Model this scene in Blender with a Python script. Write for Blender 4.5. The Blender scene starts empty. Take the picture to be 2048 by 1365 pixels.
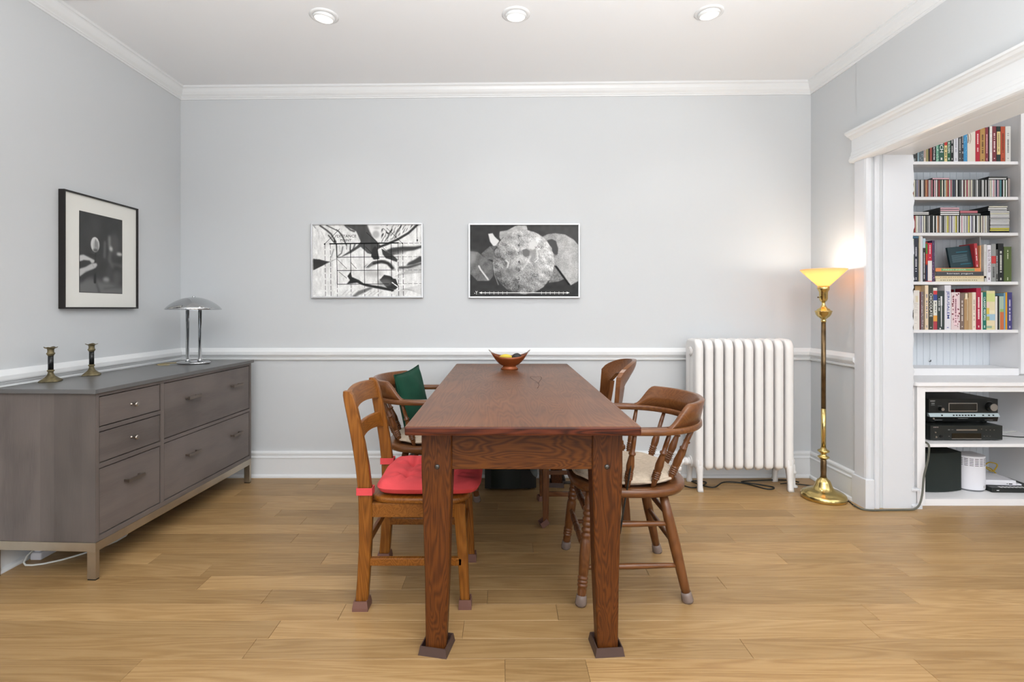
import bpy, bmesh, math, random
import numpy as np
from mathutils import Vector, Matrix
random.seed(7)
S = bpy.context.scene
COL = S.collection
PI = math.pi
# ------------------------------------------------------------------ camera, light, exposure
cam_d = bpy.data.cameras.new('camera'); cam = bpy.data.objects.new('camera', cam_d); COL.objects.link(cam)
cam.location = (0, 0, 1.165); cam.rotation_euler = (PI/2, 0, 0)
cam_d.sensor_width = 36; cam_d.lens = 17.93; cam_d.shift_x = .00977; cam_d.shift_y = -.03198
cam_d.clip_start = .05
S.camera = cam
S.view_settings.view_transform = 'Standard'; S.view_settings.look = 'None'
S.view_settings.gamma = 1; S.view_settings.use_curve_mapping = False
S.view_settings.exposure = -.08
world = bpy.data.worlds.new('sky'); S.world = world; world.use_nodes = True
bg = world.node_tree.nodes['Background']
bg.inputs[0].default_value = (.92, .96, 1.0, 1); bg.inputs[1].default_value = .9

def area(name, loc, rot, sx, sy, power, col=(1, 1, 1), spread=PI):
    l = bpy.data.lights.new(name, 'AREA'); l.shape = 'RECTANGLE'; l.size = sx; l.size_y = sy
    l.energy = power; l.color = col; l.spread = spread
    o = bpy.data.objects.new(name, l); COL.objects.link(o); o.location = loc; o.rotation_euler = rot
    return o
# daylight through the windows of the wall behind the camera and of the neighbouring room
area('window_daylight', (-.9, -2.82, 1.45), (PI/2, 0, 0), 1.3, 1.8, 24, (.96, .98, 1))
area('window_daylight', (1.1, -2.82, 1.45), (PI/2, 0, 0), 1.3, 1.8, 24, (.96, .98, 1))
area('window_daylight', (3.5, -2.82, 1.45), (PI/2, 0, 0), 1.3, 1.8, 30, (.98, .98, 1))
# unseen uplights added to brighten the ceiling, walls and the next room's counter
area('added_uplight', (.5, -.5, 1.0), (PI, 0, 0), 1.8, 1.6, 255, (1, 1, 1), 2.75)
area('added_uplight', (3.5, .2, 1.0), (PI, 0, 0), 1.4, 1.4, 75, (1, 1, 1), 2.75)

# ------------------------------------------------------------------ materials
def srgb(c):
    return tuple((x/255/12.92 if x/255 <= .04045 else ((x/255+.055)/1.055)**2.4) for x in c[:3]) + (1,)
_M = {}
class NT:
    def __init__(s, m): s.t = m.node_tree; s.n = s.t.nodes; s.l = s.t.links
    def add(s, typ, **k):
        n = s.n.new(typ)
        for a, b in k.items():
            if a.startswith('i_'):
                key = a[2:]; key = int(key) if key.isdigit() else key.replace('_', ' ')
                n.inputs[key].default_value = b
            else: setattr(n, a, b)
        return n
    def link(s, a, b): s.l.new(a, b)
def base_mat(name, col, rough=.5, metal=0., coat=0., bump=0., bump_scale=80., var=0., var_scale=3., trans=0., emit=None, es=0., spec=.5, alpha=1., ior=1.45):
    if name in _M: return _M[name]
    m = bpy.data.materials.new(name); m.use_nodes = True; _M[name] = m
    t = NT(m); b = t.n['Principled BSDF']
    c = srgb(col)
    b.inputs['Base Color'].default_value = c; b.inputs['Roughness'].default_value = rough
    b.inputs['Metallic'].default_value = metal; b.inputs['Coat Weight'].default_value = coat
    b.inputs['Coat Roughness'].default_value = .15
    b.inputs['Specular IOR Level'].default_value = spec; b.inputs['IOR'].default_value = ior
    b.inputs['Transmission Weight'].default_value = trans; b.inputs['Alpha'].default_value = alpha
    if emit: b.inputs['Emission Color'].default_value = srgb(emit); b.inputs['Emission Strength'].default_value = es
    if bump or var:
        tc = t.add('ShaderNodeTexCoord')
    if var:
        n = t.add('ShaderNodeTexNoise', i_Scale=var_scale, i_Detail=3.); t.link(tc.outputs['Object'], n.inputs['Vector'])
        r = t.add('ShaderNodeValToRGB'); e = r.color_ramp.elements
        e[0].position = .3; e[1].position = .7
        e[0].color = tuple(max(0, x*(1-var)) for x in c[:3]) + (1,); e[1].color = tuple(min(1, x*(1+var)) for x in c[:3]) + (1,)
        t.link(n.outputs['Fac'], r.inputs[0]); t.link(r.outputs[0], b.inputs['Base Color'])
    if bump:
        n = t.add('ShaderNodeTexNoise', i_Scale=bump_scale, i_Detail=2.); t.link(tc.outputs['Object'], n.inputs['Vector'])
        bp = t.add('ShaderNodeBump', i_Strength=bump, i_Distance=.002); t.link(n.outputs['Fac'], bp.inputs['Height'])
        t.link(bp.outputs[0], b.inputs['Normal'])
    return m
def wood(name, cols, axis=0, across=9., along=1.1, rings=9., pore=.5, rough=.35, coat=0., var=.25, rnd=True, lo=.25, hi=.75, bump=.15, ringmix=.7, blot=0.):
    """oak-like grain: contour lines of a stretched noise plus fine pores; axis = grain direction"""
    if name in _M: return _M[name]
    m = bpy.data.materials.new(name); m.use_nodes = True; _M[name] = m
    t = NT(m); b = t.n['Principled BSDF']
    tc = t.add('ShaderNodeTexCoord'); oi = t.add('ShaderNodeObjectInfo')
    off = t.add('ShaderNodeVectorMath', operation='SCALE'); off.inputs[0].default_value = (17.3, 41.1, 29.7)
    t.link(oi.outputs['Random'], off.inputs['Scale'])
    ad = t.add('ShaderNodeVectorMath', operation='ADD'); t.link(tc.outputs['Object'], ad.inputs[0])
    if rnd: t.link(off.outputs[0], ad.inputs[1])
    def mp(al, ac):
        sc = [ac]*3; sc[axis] = al
        q = t.add('ShaderNodeVectorMath', operation='MULTIPLY'); q.inputs[1].default_value = sc
        t.link(ad.outputs[0], q.inputs[0]); return q.outputs[0]
    n1 = t.add('ShaderNodeTexNoise', i_Scale=1., i_Detail=2.2, i_Roughness=.45, i_Distortion=.35); t.link(mp(along, across), n1.inputs['Vector'])
    mu = t.add('ShaderNodeMath', operation='MULTIPLY'); t.link(n1.outputs['Fac'], mu.inputs[0]); mu.inputs[1].default_value = rings*2*PI
    si = t.add('ShaderNodeMath', operation='SINE'); t.link(mu.outputs[0], si.inputs[0])
    mr = t.add('ShaderNodeMapRange', i_From_Min=-1., i_From_Max=1.); t.link(si.outputs[0], mr.inputs['Value'])
    n2 = t.add('ShaderNodeTexNoise', i_Scale=1., i_Detail=2.); t.link(mp(14., 330.), n2.inputs['Vector'])
    n3 = t.add('ShaderNodeTexNoise', i_Scale=1., i_Detail=2.); t.link(mp(.8, 3.), n3.inputs['Vector'])
    mx = t.add('ShaderNodeMix', data_type='FLOAT'); mx.inputs[0].default_value = 1-ringmix
    t.link(mr.outputs[0], mx.inputs[2]); t.link(n3.outputs['Fac'], mx.inputs[3])
    mx2 = t.add('ShaderNodeMix', data_type='FLOAT'); mx2.inputs[0].default_value = pore*.6
    t.link(mx.outputs[0], mx2.inputs[2]); t.link(n2.outputs['Fac'], mx2.inputs[3])
    r = t.add('ShaderNodeValToRGB'); e = r.color_ramp.elements
    e[0].position = lo; e[0].color = srgb(cols[0]); e[1].position = hi; e[1].color = srgb(cols[2])
    mid = e.new(lo+(hi-lo)*.42); mid.color = srgb(cols[1])
    t.link(mx2.outputs[0], r.inputs[0])
    hs = t.add('ShaderNodeHueSaturation'); t.link(r.outputs[0], hs.inputs['Color'])
    m2 = t.add('ShaderNodeMapRange', i_To_Min=1-var, i_To_Max=1+var); 
    if blot:
        nb = t.add('ShaderNodeTexNoise', i_Scale=blot, i_Detail=3.); t.link(ad.outputs[0], nb.inputs['Vector'])
        m2.inputs['From Min'].default_value = .3; m2.inputs['From Max'].default_value = .7
        t.link(nb.outputs['Fac'], m2.inputs['Value'])
    else: t.link(oi.outputs['Random'], m2.inputs['Value'])
    t.link(m2.outputs[0], hs.inputs['Value']); t.link(hs.outputs[0], b.inputs['Base Color'])
    b.inputs['Roughness'].default_value = rough; b.inputs['Coat Weight'].default_value = coat; b.inputs['Coat Roughness'].default_value = .2
    b.inputs['Specular IOR Level'].default_value = .3
    bp = t.add('ShaderNodeBump', i_Strength=bump, i_Distance=.001); t.link(mx2.outputs[0], bp.inputs['Height']); t.link(bp.outputs[0], b.inputs['Normal'])
    return m
def print_mat(name):
    if name in _M: return _M[name]
    m = bpy.data.materials.new(name); m.use_nodes = True; _M[name] = m
    t = NT(m); b = t.n['Principled BSDF']; a = t.add('ShaderNodeVertexColor', layer_name='ink')
    t.link(a.outputs[0], b.inputs['Base Color']); b.inputs['Roughness'].default_value = .4; b.inputs['Specular IOR Level'].default_value = .15
    return m
WALL = base_mat('wall paint', (203, 206, 208), .6, bump=.05, bump_scale=60)
CEIL = base_mat('ceiling paint', (238, 240, 242), .75)
TRIM = base_mat('white gloss trim', (224, 226, 227), .28, bump=.12, bump_scale=25)
OLDTRIM = base_mat('brush-painted jamb', (214, 216, 220), .35, bump=.5, bump_scale=18)
SHELFW = base_mat('white shelf paint', (236, 235, 236), .4)
BEAD = base_mat('beadboard paint', (218, 224, 230), .45)
OAKF = wood('floor oak', [(128, 94, 56), (154, 122, 80), (178, 147, 104)], 0, 12, .7, 13, .6, .36, var=.16, lo=.1, hi=.9, bump=.08, ringmix=.36)
TOPW = wood('table top oak', [(58, 33, 20), (98, 61, 38), (120, 78, 50)], 1, 9, .9, 24, .7, .38, coat=.0, rnd=False, blot=5, var=.18, lo=.12, hi=.8, bump=.15, ringmix=.45)
LEGW = wood('table leg oak', [(28, 11, 2), (74, 36, 8), (102, 55, 15)], 2, 16, 2.6, 26, .7, .45, coat=.0, var=.1, bump=.15, ringmix=.5, lo=.12, hi=.8)
APRW = wood('table apron oak', [(28, 11, 2), (76, 38, 8), (104, 58, 15)], 0, 13, 2.6, 22, .7, .45, coat=.0, var=.1, bump=.15, ringmix=.55, lo=.12, hi=.8)
EDGEW = wood('dark red table edge', [(40, 16, 8), (78, 34, 18), (98, 46, 25)], 0, 12, 1.6, 14, .6, .35, var=.05, bump=.1, ringmix=.4)
CHW = wood('golden oak chair', [(66, 33, 6), (122, 71, 20), (152, 97, 36)], 2, 13, 1.1, 20, .7, .4, coat=.12, var=.1, bump=.15, ringmix=.42, lo=.1, hi=.85)
CHWX = wood('golden oak chair rail', [(66, 33, 6), (122, 71, 20), (152, 97, 36)], 1, 13, 1.1, 20, .7, .4, coat=.12, var=.1, bump=.15, ringmix=.42, lo=.1, hi=.85)
CAPW = wood('captain chair wood', [(56, 29, 13), (98, 58, 29), (126, 80, 43)], 2, 11, 1.6, 15, .7, .32, coat=.3, var=.08, bump=.1, ringmix=.3, lo=.1, hi=.9)
CAPX = wood('captain chair bow wood', [(58, 30, 14), (100, 60, 31), (130, 84, 46)], 0, 11, 1.8, 15, .7, .3, coat=.3, var=.08, bump=.1, ringmix=.3, lo=.1, hi=.9)
CUP = base_mat('brown rubber cup', (112, 78, 68), .5)
CUPD = base_mat('dark brown rubber cup', (72, 54, 48), .5)
CLEARCAP = base_mat('clear vinyl foot cap', (140, 124, 116), .2, alpha=.7)
STEEL = base_mat('brushed champagne steel', (176, 166, 150), .34, .9, var=.12, var_scale=6)
NICKEL = base_mat('satin nickel', (178, 170, 162), .28, 1.)
DARKN = base_mat('dark bronze pull', (122, 112, 104), .35, .8)
CHROME = base_mat('chrome', (196, 198, 200), .04, 1.)
BRASS = base_mat('polished brass', (206, 184, 122), .18, 1., var=.18, var_scale=9, bump=.1, bump_scale=60)
OLDBRASS = base_mat('tarnished brass', (112, 92, 66), .3, .9, var=.5, var_scale=14)
VERDI = base_mat('verdigris bronze', (108, 98, 72), .5, .6, var=.5, var_scale=40, bump=.6, bump_scale=90)
BLACKG = base_mat('black gloss enamel', (22, 24, 24), .25)
BLACK = base_mat('black plastic', (20, 22, 21), .45)
BLACKM = base_mat('black painted metal', (30, 33, 31), .4, var=.1)
SCREEN = base_mat('dark display glass', (30, 26, 18), .12)
SILVER = base_mat('silver painted strip', (182, 196, 200), .35, .4)
WPLAS = base_mat('white plastic', (226, 226, 232), .35)
GRILLE = base_mat('speaker grille cloth', (34, 41, 38), .9, bump=.6, bump_scale=600)
RADW = base_mat('radiator enamel', (228, 226, 224), .35, bump=.15, bump_scale=20)
RED = base_mat('faded red cotton', (214, 74, 78), .9, var=.1, var_scale=10, bump=.3, bump_scale=250)
GREEN = base_mat('dark green cotton', (10, 62, 44), .95, var=.15, var_scale=6, bump=.4, bump_scale=300)
KNIT = base_mat('beige chenille', (190, 174, 154), .95, var=.12, var_scale=60, bump=1., bump_scale=160)
COPPER = base_mat('amber copper bowl', (138, 72, 34), .22, .3, var=.2, var_scale=14)
GLASS = base_mat('clear glass', (255, 255, 255), .02, trans=1., ior=1.45)
CORDB = base_mat('black cord', (26, 28, 26), .5)
CORDG = base_mat('grey green cord', (92, 92, 82), .5)
CORDW = base_mat('white cord', (220, 220, 214), .5)
CORDY = base_mat('yellow cord', (206, 170, 30), .5)
# grey stained maple with staves of different tone (whole board, not light and shade)
def staved(name, axis_across, axis_along, width, lo_=.70, hi_=1.24):
    m = wood(name, [(78, 71, 68), (103, 95, 91), (120, 110, 104)], axis_along, 6, 1.2, 3, .5, .42, var=.1, rnd=False, blot=3, bump=.08, ringmix=.3, lo=.1, hi=.9)
    t = NT(m); b = t.n['Principled BSDF']; src = b.inputs['Base Color'].links[0].from_socket
    tc = t.add('ShaderNodeTexCoord'); sp = t.add('ShaderNodeSeparateXYZ'); t.link(tc.outputs['Object'], sp.inputs[0])
    dv = t.add('ShaderNodeMath', operation='DIVIDE'); t.link(sp.outputs[axis_across], dv.inputs[0]); dv.inputs[1].default_value = width
    fl = t.add('ShaderNodeMath', operation='FLOOR'); t.link(dv.outputs[0], fl.inputs[0])
    wn = t.add('ShaderNodeTexWhiteNoise', noise_dimensions='1D'); t.link(fl.outputs[0], wn.inputs['W'])
    mr = t.add('ShaderNodeMapRange', i_To_Min=lo_, i_To_Max=hi_); t.link(wn.outputs['Value'], mr.inputs['Value'])
    hs = t.add('ShaderNodeHueSaturation'); t.link(src, hs.inputs['Color']); t.link(mr.outputs[0], hs.inputs['Value']); t.link(hs.outputs[0], b.inputs['Base Color'])
    return m
SIDEW = staved('grey maple end', 0, 2, .062)
SIDEF = staved('grey maple drawer', 2, 1, .13, .95, 1.05)
SLABW = base_mat('charcoal grey top', (96, 95, 94), .3, var=.06, var_scale=4)
def flat(col, rough=.5):
    if not isinstance(col, tuple): col = (240, 240, 240)
    return base_mat('paint %d %d %d' % tuple(col[:3]), col, rough)

# ------------------------------------------------------------------ mesh helpers
class MB:
    def __init__(s): s.v = []; s.f = []; s.m = []; s.s = []; s.mi = 0
    def addv(s, pts): i = len(s.v); s.v += [tuple(p) for p in pts]; return i
    def face(s, idx, sm=False): s.f.append(tuple(idx)); s.m.append(s.mi); s.s.append(sm)
    def hexa(s, p, sm=False):
        i = s.addv(p)
        for q in ((0, 3, 2, 1), (4, 5, 6, 7), (0, 1, 5, 4), (1, 2, 6, 5), (2, 3, 7, 6), (3, 0, 4, 7)): s.face([i+k for k in q], sm)
        return s
    def box(s, x0, x1, y0, y1, z0, z1, c=0.):
        if c <= 0:
            return s.hexa([(x0, y0, z0), (x1, y0, z0), (x1, y1, z0), (x0, y1, z0), (x0, y0, z1), (x1, y0, z1), (x1, y1, z1), (x0, y1, z1)])
        b = bmesh.new(); bmesh.ops.create_cube(b, size=1)
        for v in b.verts: v.co = Vector(((x0+x1)/2+v.co.x*(x1-x0), (y0+y1)/2+v.co.y*(y1-y0), (z0+z1)/2+v.co.z*(z1-z0)))
        bmesh.ops.bevel(b, geom=list(b.edges), offset=min(c, .45*min(x1-x0, y1-y0, z1-z0)), segments=2, profile=.6, affect='EDGES')
        s.bm(b); return s
    def bm(s, b, sm=False):
        b.verts.index_update(); i = s.addv([v.co for v in b.verts])
        for f in b.faces: s.face([i+v.index for v in f.verts], sm)
        b.free()
    def prism(s, poly, lift, a, b, sm=False):
        """poly: 2D points, lift(p, t) -> 3D; between t = a and t = b"""
        n = len(poly); i = s.addv([lift(p, a) for p in poly]); j = s.addv([lift(p, b) for p in poly])
        s.face([i+k for k in range(n)][::-1]); s.face([j+k for k in range(n)])
        for k in range(n): s.face([i+k, i+(k+1) % n, j+(k+1) % n, j+k], sm)
        return s
    def rings(s, rs, cap=True, closed=True, sm=True, loop=False):
        n = len(rs[0]); idx = [s.addv(r) for r in rs]
        m = len(rs)
        for a in range(m if loop else m-1):
            i, j = idx[a], idx[(a+1) % m]
            for k in range(n if closed else n-1):
                s.face([i+k, i+(k+1) % n, j+(k+1) % n, j+k], sm)
        if cap and not loop:
            s.face([idx[0]+k for k in range(n)][::-1]); s.face([idx[-1]+k for k in range(n)])
        return s
    def tube(s, pts, rad, n=8, cap=True, loop=False, flat=None):
        pts = [Vector(p) for p in pts]; m = len(pts)
        if not isinstance(rad, (list, tuple)): rad = [rad]*m
        rs = []; prev = None
        for i, p in enumerate(pts):
            if loop: d = (pts[(i+1) % m]-pts[i-1])
            else: d = pts[min(i+1, m-1)]-pts[max(i-1, 0)]
            if d.length < 1e-9: d = Vector((0, 0, 1))
            d.normalize()
            u = prev if prev is not None else (Vector((0, 0, 1)) if abs(d.z) < .9 else Vector((1, 0, 0)))
            u = (u-d*u.dot(d)).normalized(); prev = u; w = d.cross(u)
            r = rad[i]; ru, rw = (r, r) if flat is None else (r*flat[0], r*flat[1])
            rs.append([p+u*ru*math.cos(2*PI*k/n)+w*rw*math.sin(2*PI*k/n) for k in range(n)])
        return s.rings(rs, cap, loop=loop)
    def lathe(s, prof, c=(0, 0, 0), n=24, sx=1., sy=1., cap=True):
        rs = [[(c[0]+r*sx*math.cos(2*PI*k/n), c[1]+r*sy*math.sin(2*PI*k/n), c[2]+z) for k in range(n)] for r, z in prof]
        return s.rings(rs, cap)
    def turned(s, p0, p1, prof, n=12):
        """prof: (t along, radius)"""
        p0, p1 = Vector(p0), Vector(p1); d = (p1-p0).normalized()
        u = d.cross(Vector((0, 1, 0)) if abs(d.y) < .9 else Vector((1, 0, 0))).normalized(); w = d.cross(u)
        return s.rings([[p0+(p1-p0)*t+(u*math.cos(2*PI*k/n)+w*math.sin(2*PI*k/n))*r for k in range(n)] for t, r in prof])
    def build(s, name, mat, parent=None, kind=None, off=None, merge=False):
        me = bpy.data.meshes.new(name)
        v = s.v
        if off is not None: v = [(x-off[0], y-off[1], z-off[2]) for x, y, z in v]
        me.from_pydata(v, [], s.f)
        mats = mat if isinstance(mat, (list, tuple)) else [mat]
        for m in mats: me.materials.append(m)
        me.polygons.foreach_set('material_index', s.m); me.polygons.foreach_set('use_smooth', s.s)
        bm = bmesh.new(); bm.from_mesh(me)
        if merge: bmesh.ops.remove_doubles(bm, verts=bm.verts, dist=1e-5)
        bmesh.ops.recalc_face_normals(bm, faces=bm.faces); bm.to_mesh(me); bm.free()
        o = bpy.data.objects.new(name, me); COL.objects.link(o)
        if parent is not None: o.parent = parent
        if kind: o['kind'] = kind
        return o
def thing(name, label, cat, loc=(0, 0, 0), rotz=0., group=None):
    o = bpy.data.objects.new(name, None); COL.objects.link(o); o.location = loc; o.rotation_euler = (0, 0, rotz)
    o.empty_display_size = .1
    o['label'] = label; o['category'] = cat
    if group: o['group'] = group
    return o
def tag(o, label, cat, group=None):
    o['label'] = label; o['category'] = cat
    if group: o['group'] = group
    return o
def dup_tree(root, loc, rotz=None, label=None):
    r = root.copy(); COL.objects.link(r); r.location = loc
    if rotz is not None: r.rotation_euler = (0, 0, rotz)
    if label: r['label'] = label
    def rec(a, b):
        for ch in list(a.children):
            c = ch.copy(); COL.objects.link(c); c.parent = b; rec(ch, c)
    rec(root, r); return r
_T = {}
def text_mesh(s):
    if s in _T: return _T[s]
    cu = bpy.data.curves.new('t', 'FONT'); cu.body = s; cu.resolution_u = 2; cu.offset = .007
    o = bpy.data.objects.new('t', cu); COL.objects.link(o)
    bpy.context.view_layer.update()
    me = o.to_mesh(); v = np.array([tuple(q.co) for q in me.vertices]) if len(me.vertices) else np.zeros((0, 3))
    f = [tuple(p.vertices) for p in me.polygons]; o.to_mesh_clear()
    bpy.data.objects.remove(o); bpy.data.curves.remove(cu)
    lo, hi = v.min(0), v.max(0); v = (v-(lo+hi)/2)/np.maximum(hi-lo, 1e-6)
    _T[s] = (v, f); return _T[s]
def lettering(s, mat, parent, c, right, up, length, height, name='lettering', th=.0004):
    """flat lettering, centred on c, facing right x up"""
    v, f = text_mesh(s); c, right, up = Vector(c), Vector(right).normalized(), Vector(up).normalized()
    nrm = right.cross(up); b = MB()
    b.addv([c+right*(p[0]*length)+up*(p[1]*height)+nrm*th for p in v])
    for q in f: b.face(q)
    me = bpy.data.meshes.new(name); me.from_pydata(b.v, [], b.f); me.materials.append(mat)
    o = bpy.data.objects.new(name, me); COL.objects.link(o); o.parent = parent
    return o
def sm01(x): x = max(0., min(1., x)); return x*x*(3-2*x)

# ---- measured data: plank joints; books as (x0, x1, height, colour, label, spine style, title, ink)
JOINTS = {0: [-0.863, 0.837], -1: [-1.192, 0.01, 0.276], 1: [-0.824, -0.14, 1.336], 2: [-0.613, 0.212, 1.412], 3: [-0.949, -0.058, 1.644], 4: [-1.264, -0.415, 0.933], 6: [-1.614, -0.825, 1.305, 1.95], 9: [-0.828, 0.965, 1.462, 2.199], 10: [-1.086, -0.285, 0.929], 11: [-1.272, 1.64], 12: [-1.406, -0.995], 5: [1.771], 7: [0.149, 1.729], 8: [1.162], 14: [-1.659, -0.772, 1.747], 13: [0.739]}
SHELF_TOP = [(2.6666, 2.7, 0.199, (48, 50, 48), 'charcoal hardback at the far left end of the top shelf', 'bars', '', (150, 160, 160)), (2.7006, 2.7101, 0.2055, (140, 165, 175), 'thin pale teal book beside charcoal hardback on top shelf', '', '', 'white'), (2.7107, 2.7409, 0.1925, (92, 104, 110), 'mottled slate grey book near left end of top shelf', 'mottle', '', (150, 160, 165)), (2.7416, 2.7539, 0.199, (225, 205, 190), 'slim cream book with maroon stripe on top shelf', 'stripe', '', (90, 25, 25)), (2.7545, 2.7711, 0.212, (150, 140, 95), 'olive tan book with plain spine on top shelf', '', '', 'white'), (2.7718, 2.7805, 0.212, (15, 14, 12), 'very thin black book on top shelf beside rust paperback', '', '', 'white'), (2.7812, 2.7948, 0.2055, (150, 70, 58), 'rust brown paperback on top shelf beside thin black book', '', '', 'white'), (2.7955, 2.8201, 0.2153, (22, 20, 26), 'black book with white script lettering on top shelf', 'text', 'ter James', (235, 235, 235)), (2.8211, 2.8373, 0.212, (110, 165, 140), 'pale green book touching the dark green one on top shelf', 'mottle', '', (220, 235, 225)), (2.838, 2.874, 0.225, (40, 88, 72), 'wide dark green book lettered FRENCH on top shelf', 'text', 'FRENCH', (240, 240, 240)), (2.8747, 2.8932, 0.2185, (222, 204, 140), 'cream book with a red band on top shelf', 'band', '', (190, 50, 48)), (2.8938, 2.9143, 0.2218, (35, 92, 62), 'bright green book with tall white capitals on top shelf', 'text', 'BUDDY BOLDEN', (240, 245, 240)), (2.9149, 2.9351, 0.2185, (24, 28, 27), 'black hardback beside bright green book on top shelf', 'bars', '', (220, 220, 220)), (2.9357, 2.964, 0.225, (215, 216, 222), 'white book between black and grey ones on top shelf', 'bars', '', (150, 150, 160)), (2.9646, 2.9877, 0.2315, (78, 78, 78), 'dark grey book with pale grey capitals on top shelf', 'bars', '', (185, 185, 185)), (2.9883, 2.9994, 0.2282, (55, 52, 60), 'slim charcoal book dotted with white letters on top shelf', 'bars', '', (240, 240, 240)), (3.0, 3.0237, 0.225, (58, 140, 190), 'sky blue book on top shelf', 'mottle', '', (130, 185, 215)), (3.0244, 3.0763, 0.2315, (222, 214, 202), 'broad cream book with drawn portrait curves on spine, top shelf', 'figure', '', (120, 85, 60)), (3.0776, 3.1052, 0.225, (178, 32, 52), 'bright crimson book with white title on top shelf', 'bars', '', (240, 200, 200)), (3.1065, 3.1396, 0.2185, (178, 138, 78), 'golden tan book with dark letters on top shelf', 'bars', '', (80, 50, 30)), (3.1406, 3.1601, 0.2218, (130, 52, 62), 'dusty maroon book with pink title on top shelf', 'bars', '', (235, 190, 190)), (3.1607, 3.1682, 0.225, (32, 30, 32), 'thin charcoal book before slim white one on top shelf', '', '', 'white'), (3.1688, 3.1857, 0.2299, (228, 222, 216), 'slim white paperback toward right of top shelf', 'bars', '', (190, 185, 190)), (3.187, 3.2123, 0.2299, (120, 50, 58), 'plum book with white capitals near right of top shelf', 'bars', '', (245, 225, 225)), (3.2143, 3.2396, 0.2289, (36, 48, 44), 'black green book with cream paper label on top shelf', 'label', '', (225, 200, 140)), (3.2412, 3.2695, 0.2282, (178, 78, 48), 'burnt orange book near right end of top shelf', 'bars', '', (90, 45, 20)), (3.2714, 3.3058, 0.2299, (214, 214, 208), 'off-white thick book at the right end of top shelf', 'bars', '', (120, 120, 120))]
SHELF_FOUR = [(2.6636, 2.6763, 0.2795, (222, 228, 216), 'thin white book at far left of the book shelf with horizontal stack', '', '', 'white'), (2.6769, 2.7045, 0.2812, (44, 48, 62), 'navy book with pale title under the flat blue book', 'bars', '', (210, 210, 215)), (2.7097, 2.7188, 0.2974, (205, 196, 170), 'thin cream book standing right of the navy one', '', '', 'white'), (2.7195, 2.7273, 0.2974, (225, 222, 226), 'very thin white book beside thin cream one', '', '', 'white'), (2.7279, 2.7338, 0.2942, (238, 236, 240), 'slim bright white booklet left of blue topped book', '', '', 'white'), (2.7344, 2.7516, 0.2812, (40, 42, 44), 'black book with light blue top and white title', 'topband', '', (190, 215, 225)), (2.7526, 2.7662, 0.2584, (150, 50, 35), 'cookbook with red tomato and green leaf photograph spine', 'photo', '', 'white'), (2.7669, 2.7942, 0.2519, (196, 35, 65), 'book with crimson upper half and white lower half', 'half', '', (232, 226, 222)), (2.7951, 2.8127, 0.2682, (72, 52, 84), 'purple book with lilac flecks left of horizontal stack', 'mottle', '', (175, 140, 185)), (3.1318, 3.15, 0.2422, (214, 212, 208), 'tall off-white book directly right of horizontal stack', 'bars', '', (190, 190, 190)), (3.1526, 3.1779, 0.239, (232, 230, 236), 'white book titled with dark red capitals', 'text', 'BLOOD ON THE RIVER', (95, 50, 75)), (3.1799, 3.2097, 0.2455, (150, 152, 150), 'grey book with red square band and black symbols', 'band', '', (196, 60, 60)), (3.211, 3.2227, 0.2097, (88, 88, 86), 'short thin grey book beside tall black one', 'bars', '', (230, 230, 230)), (3.224, 3.2591, 0.2487, (28, 30, 30), 'tall black book with white vertical capitals', 'bars', '', (225, 225, 215)), (3.2617, 3.3104, 0.2276, (82, 98, 50), 'wide olive green book with small cream letters', 'bars2', '', (225, 230, 200))]
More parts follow.
